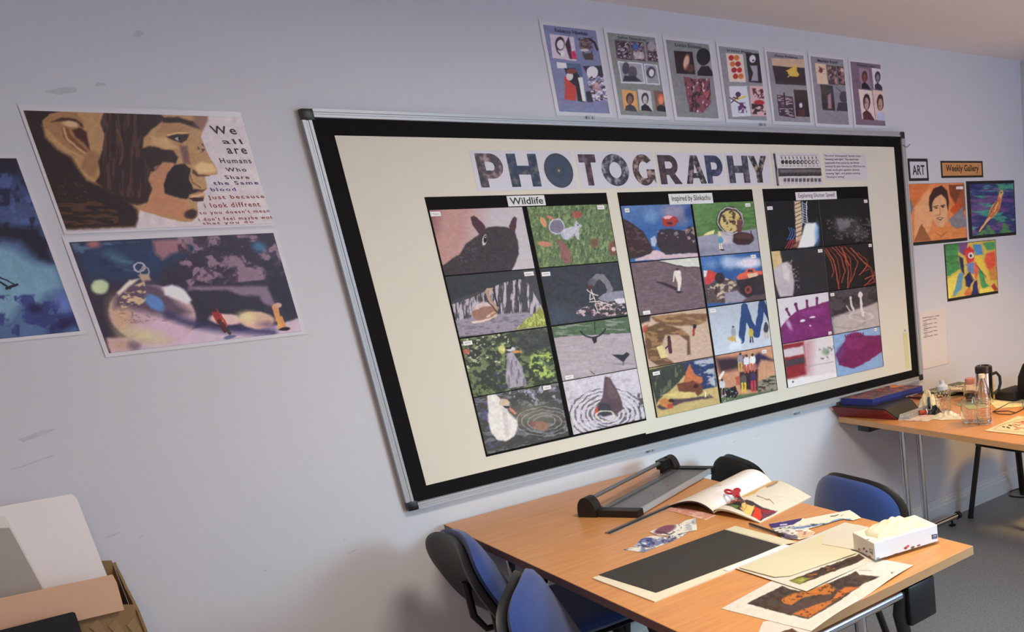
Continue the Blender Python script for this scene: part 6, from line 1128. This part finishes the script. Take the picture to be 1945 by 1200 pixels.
# papers at the back
def pap(col): return lambda p: p.fill(col).sp(tuple(int(c*.8) for c in col), 30, 8, .6, 5, None, .6)
CZ = (1730, 640, 5.456)
poly_sheet('loose_paper', [(2.30, -.60), (2.42, -.74), (2.58, -.60), (2.45, -.42)], ZZ+.0012, 'cream sheet of paper lying beside the steel mug', CZ, pap((230, 216, 170)), gain=(1, 1, 1.1))
poly_sheet('green_paper', [(2.22, -.50), (2.30, -.56), (2.40, -.42), (2.28, -.36)], ZZ+.0022, 'green and white paper behind the plastic bag', CZ, pap((186, 190, 140)), gain=(1, 1, 1.1))
def col_mag(p): p.fill((150, 100, 80)).sp((226, 206, 190), 70, 14, .5, 481, None, .9).sp((110, 120, 90), 60, 12, .58, 482, None, .8)
poly_sheet('colour_magazine', [(2.26, -.03), (2.62, -.03), (2.62, -.30), (2.30, -.26)], ZZ+.0014, 'colourful magazine lying against the wall behind the tumbler', CZ, col_mag, gain=(1, 1, 1.2), cat='magazine')
for k, (q_, c_, lab) in enumerate(([[(2.28, -.035), (2.60, -.035), (2.58, -.20), (2.30, -.18)], (120, 70, 60), 'red-brown magazine at the back of the table against the wall'], [[(2.34, -.05), (2.66, -.06), (2.62, -.26), (2.40, -.22)], (96, 106, 84), 'green-grey magazine behind the pink capped bottle'], [[(2.42, -.20), (2.62, -.16), (2.62, -.34), (2.47, -.34)], (214, 200, 170), 'pale booklet behind the yellow bottle'])):
    def pm(p, c_=c_, k=k): p.fill(c_).sp((226, 206, 186), 60, 12, .56, 490+k, None, .85).sp((60, 46, 50), 50, 12, .62, 495+k, None, .8)
    o = MB().prism([(x, y, ZZ+.0024+.011*k) for x, y in q_], (0, 0, .009)).build('magazine', mat('magazine_edge_%d' % k, tuple(int(v*.9) for v in c_), .6, var=.3, vscale=50)); tag(o, lab, 'magazine')
    cx_ = sum(x for x, y in q_)/4; cy_ = sum(y for x, y in q_)/4
    pt = poly_sheet('cover_print', [(cx_+(x-cx_)*.98, cy_+(y-cy_)*.98) for x, y in q_], ZZ+.0024+.011*k+.0098, 'x', CZ, pm, gain=(1, 1, 1.1))
    pt.parent = o
    for kk in ('label', 'category'): del pt[kk]
# cable
fc_ = tag(MB().tube([on_z(u, v, .005) for u, v in ((1952, 944), (1940, 944), (1926, 943), (1917, 941))], .004, 8).tube([on_z(u, v, .005) for u, v in ((1918, 933), (1930, 929), (1945, 926), (1955, 922))], .0035, 8).build('floor_cable', M_BLACKP), 'thin black cable on the floor behind the rear chair leg', 'cable')

# print with red lettering
CR = (1860, 780, 15.7)
def redp(p):
    p.fill((226, 210, 168)).l((150, 138, 110), 14, [(420, 545), (600, 465), (800, 380), (1250, 240), (1500, 170)], al=.8).l((150, 138, 110), 12, [(440, 550), (800, 590), (1400, 640)], al=.8)
    for q in ([(700, 475), (760, 490)], [(830, 490), (900, 515)], [(880, 430), (950, 445)]): p.l((60, 44, 34), 30, q)
    for q in ([(1000, 400), (1200, 430)], [(1050, 350), (1300, 340)], [(980, 440), (1120, 480)], [(1100, 500), (1400, 520)], [(1200, 400), (1500, 330)], [(1240, 310), (1500, 280)], [(1060, 550), (1180, 540)]): p.l((196, 110, 90), 26, q)
    for q in ([(1060, 405), (1200, 435)], [(1050, 470), (1120, 480)], [(1260, 320), (1330, 325)]): p.l((110, 50, 40), 12, q)
rp = poly_sheet('lettered_print', [(1.926, -.838), (1.950, -1.10), (2.27, -1.02), (2.215, -.80)], ZZ+.0026, 'cream print with red and black lettering at the right table edge', CR, redp, gain=(.9, .9, 1.0), cat='print')
# spectacles
sg = empty('spectacles', (2.30, -.66, ZZ), 'black-rimmed spectacles with folded arms on the table', 'glasses')
M_SP = mat('black_acetate', (40, 26, 24), .3, var=.1)
def lp(cx, cy, rx, rz_, n=18): return [(cx+rx*math.cos(a)*.75, cy-rx*math.cos(a)*.66, ZZ+.020+rz_*math.sin(a)) for a in np.linspace(0, 2*math.pi, n)]
MB().tube([(x, y, ZZ+.004+h) for x, y, h in ((2.225, -.645, 0), (2.20, -.70, 0), (2.215, -.755, 0), (2.255, -.755, 0), (2.27, -.70, 0), (2.225, -.645, 0))], .0022, 6).build('rim', M_SP, sg, smooth=True)
MB().tube([(x, y, ZZ+.004+h) for x, y, h in ((2.225, -.645, 0), (2.33, -.66, .022), (2.38, -.70, .02), (2.33, -.745, .002), (2.255, -.755, 0))], .0022, 6).build('rim', M_SP, sg, smooth=True)
MB().tube([(2.33, -.745, ZZ+.006), (2.40, -.80, ZZ+.006), (2.46, -.78, ZZ+.03)], .002, 6).build('arm', M_SP, sg, smooth=True)

# ------------------------------------------------------------------ cardboard box with mount cards, lower left
M_CARD = mat('brown_cardboard', (150, 118, 80), .8, var=.18, vscale=18)
bxl = empty('cardboard_box', (-.95, -.20, .45), 'torn brown cardboard box against the wall, lower left corner', 'box')
BX0, BX1 = -1.45, -.684
def wall_of_card(name, pts, d): return MB().prism([Vector(q) for q in pts], d).build(name, M_CARD, bxl)
wall_of_card('base', [(BX0, -.012, .30), (BX1, -.012, .30), (BX1, -.345, .30), (BX0, -.345, .30)], (0, 0, .004))
wall_of_card('back_panel', [(BX0, -.016, .304), (BX1-.006, -.016, .304), (BX1-.006, -.016, .875), (BX1-.03, -.016, .882), (BX0, -.016, .88)], (0, .004, 0))
jag = [(BX1, -.190, .304), (BX1, -.012, .304), (BX1, -.012, .868)]
for k in range(16): jag.append((BX1, -.018-k*.0105, .866-.0052*k-.009*abs(math.sin(k*1.9))-(.012 if k in (7, 8) else 0)))
jag.append((BX1, -.190, .775))
wall_of_card('side_panel', jag, (-.005, 0, 0))
wall_of_card('front_panel', [(BX0, -.185, .304), (BX1-.005, -.185, .304), (BX1-.005, -.185, .79), (BX1-.03, -.185, .80), (BX0, -.185, .80)], (0, .004, 0))
m = MB(); rs = np.random.RandomState(3)
for k in range(3):
    a = (BX1-.012-.032*k, .66+.03*k); m.prism([(a[0], -.1862, a[1]), (a[0]+.010, -.1862, a[1]+.004), (a[0]-.002, -.1862, a[1]+.10-.02*k), (a[0]-.02, -.1862, a[1]+.085-.02*k)], (0, -.0008, 0))
m.build('packing_tape', mat('shiny_tape', (160, 130, 92), .22, coat=.7, var=.2, vscale=40, bump=.6, bscale=50), bxl)
MB().prism([(BX1+.0005, -.03, .50), (BX1+.0005, -.06, .80), (BX1+.0005, -.11, .77), (BX1+.0005, -.09, .50)], (.001, 0, 0)).build('packing_tape', MATS['shiny_tape'], bxl)
def up_card(name, pts, y, th, m, label):
    q = [on_y(u, v, y) for u, v in pts]
    o = MB().prism([V3(a) for a in q], (0, th, 0)).build(name, m); tag(o, label, 'card'); return o
up_card('white_card', [(-260, 1030), (0, 962), (136, 938), (146, 946), (210, 1110), (200, 1300), (-250, 1300)], -.10, .0018, mat('white_mount_card', (246, 238, 238), .7, var=.02), 'large white mount card standing in the cardboard box')
up_card('pale_card', [(-260, 1036), (0, 980), (9, 979), (84, 1116), (104, 1290), (-250, 1290)], -.110, .0018, mat('pale_mount_card', (236, 226, 222), .7, var=.02), 'pale card edge showing between the white card and the grey card')
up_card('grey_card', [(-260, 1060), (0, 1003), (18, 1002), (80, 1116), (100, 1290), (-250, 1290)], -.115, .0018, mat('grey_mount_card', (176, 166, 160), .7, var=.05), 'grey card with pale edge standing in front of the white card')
up_card('tan_card', [(-260, 1200), (0, 1136), (214, 1091), (222, 1106), (236, 1158), (0, 1214), (-260, 1275)], -.20, .0018, mat('tan_mount_card', (222, 178, 148), .75, var=.04, vscale=5), 'tan card lying across the box in front of the grey card')
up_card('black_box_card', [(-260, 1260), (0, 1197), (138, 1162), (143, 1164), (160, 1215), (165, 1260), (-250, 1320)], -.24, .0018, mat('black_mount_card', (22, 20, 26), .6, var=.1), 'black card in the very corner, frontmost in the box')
for o in bpy.data.objects:
    if '_local' in o: del o['_local']
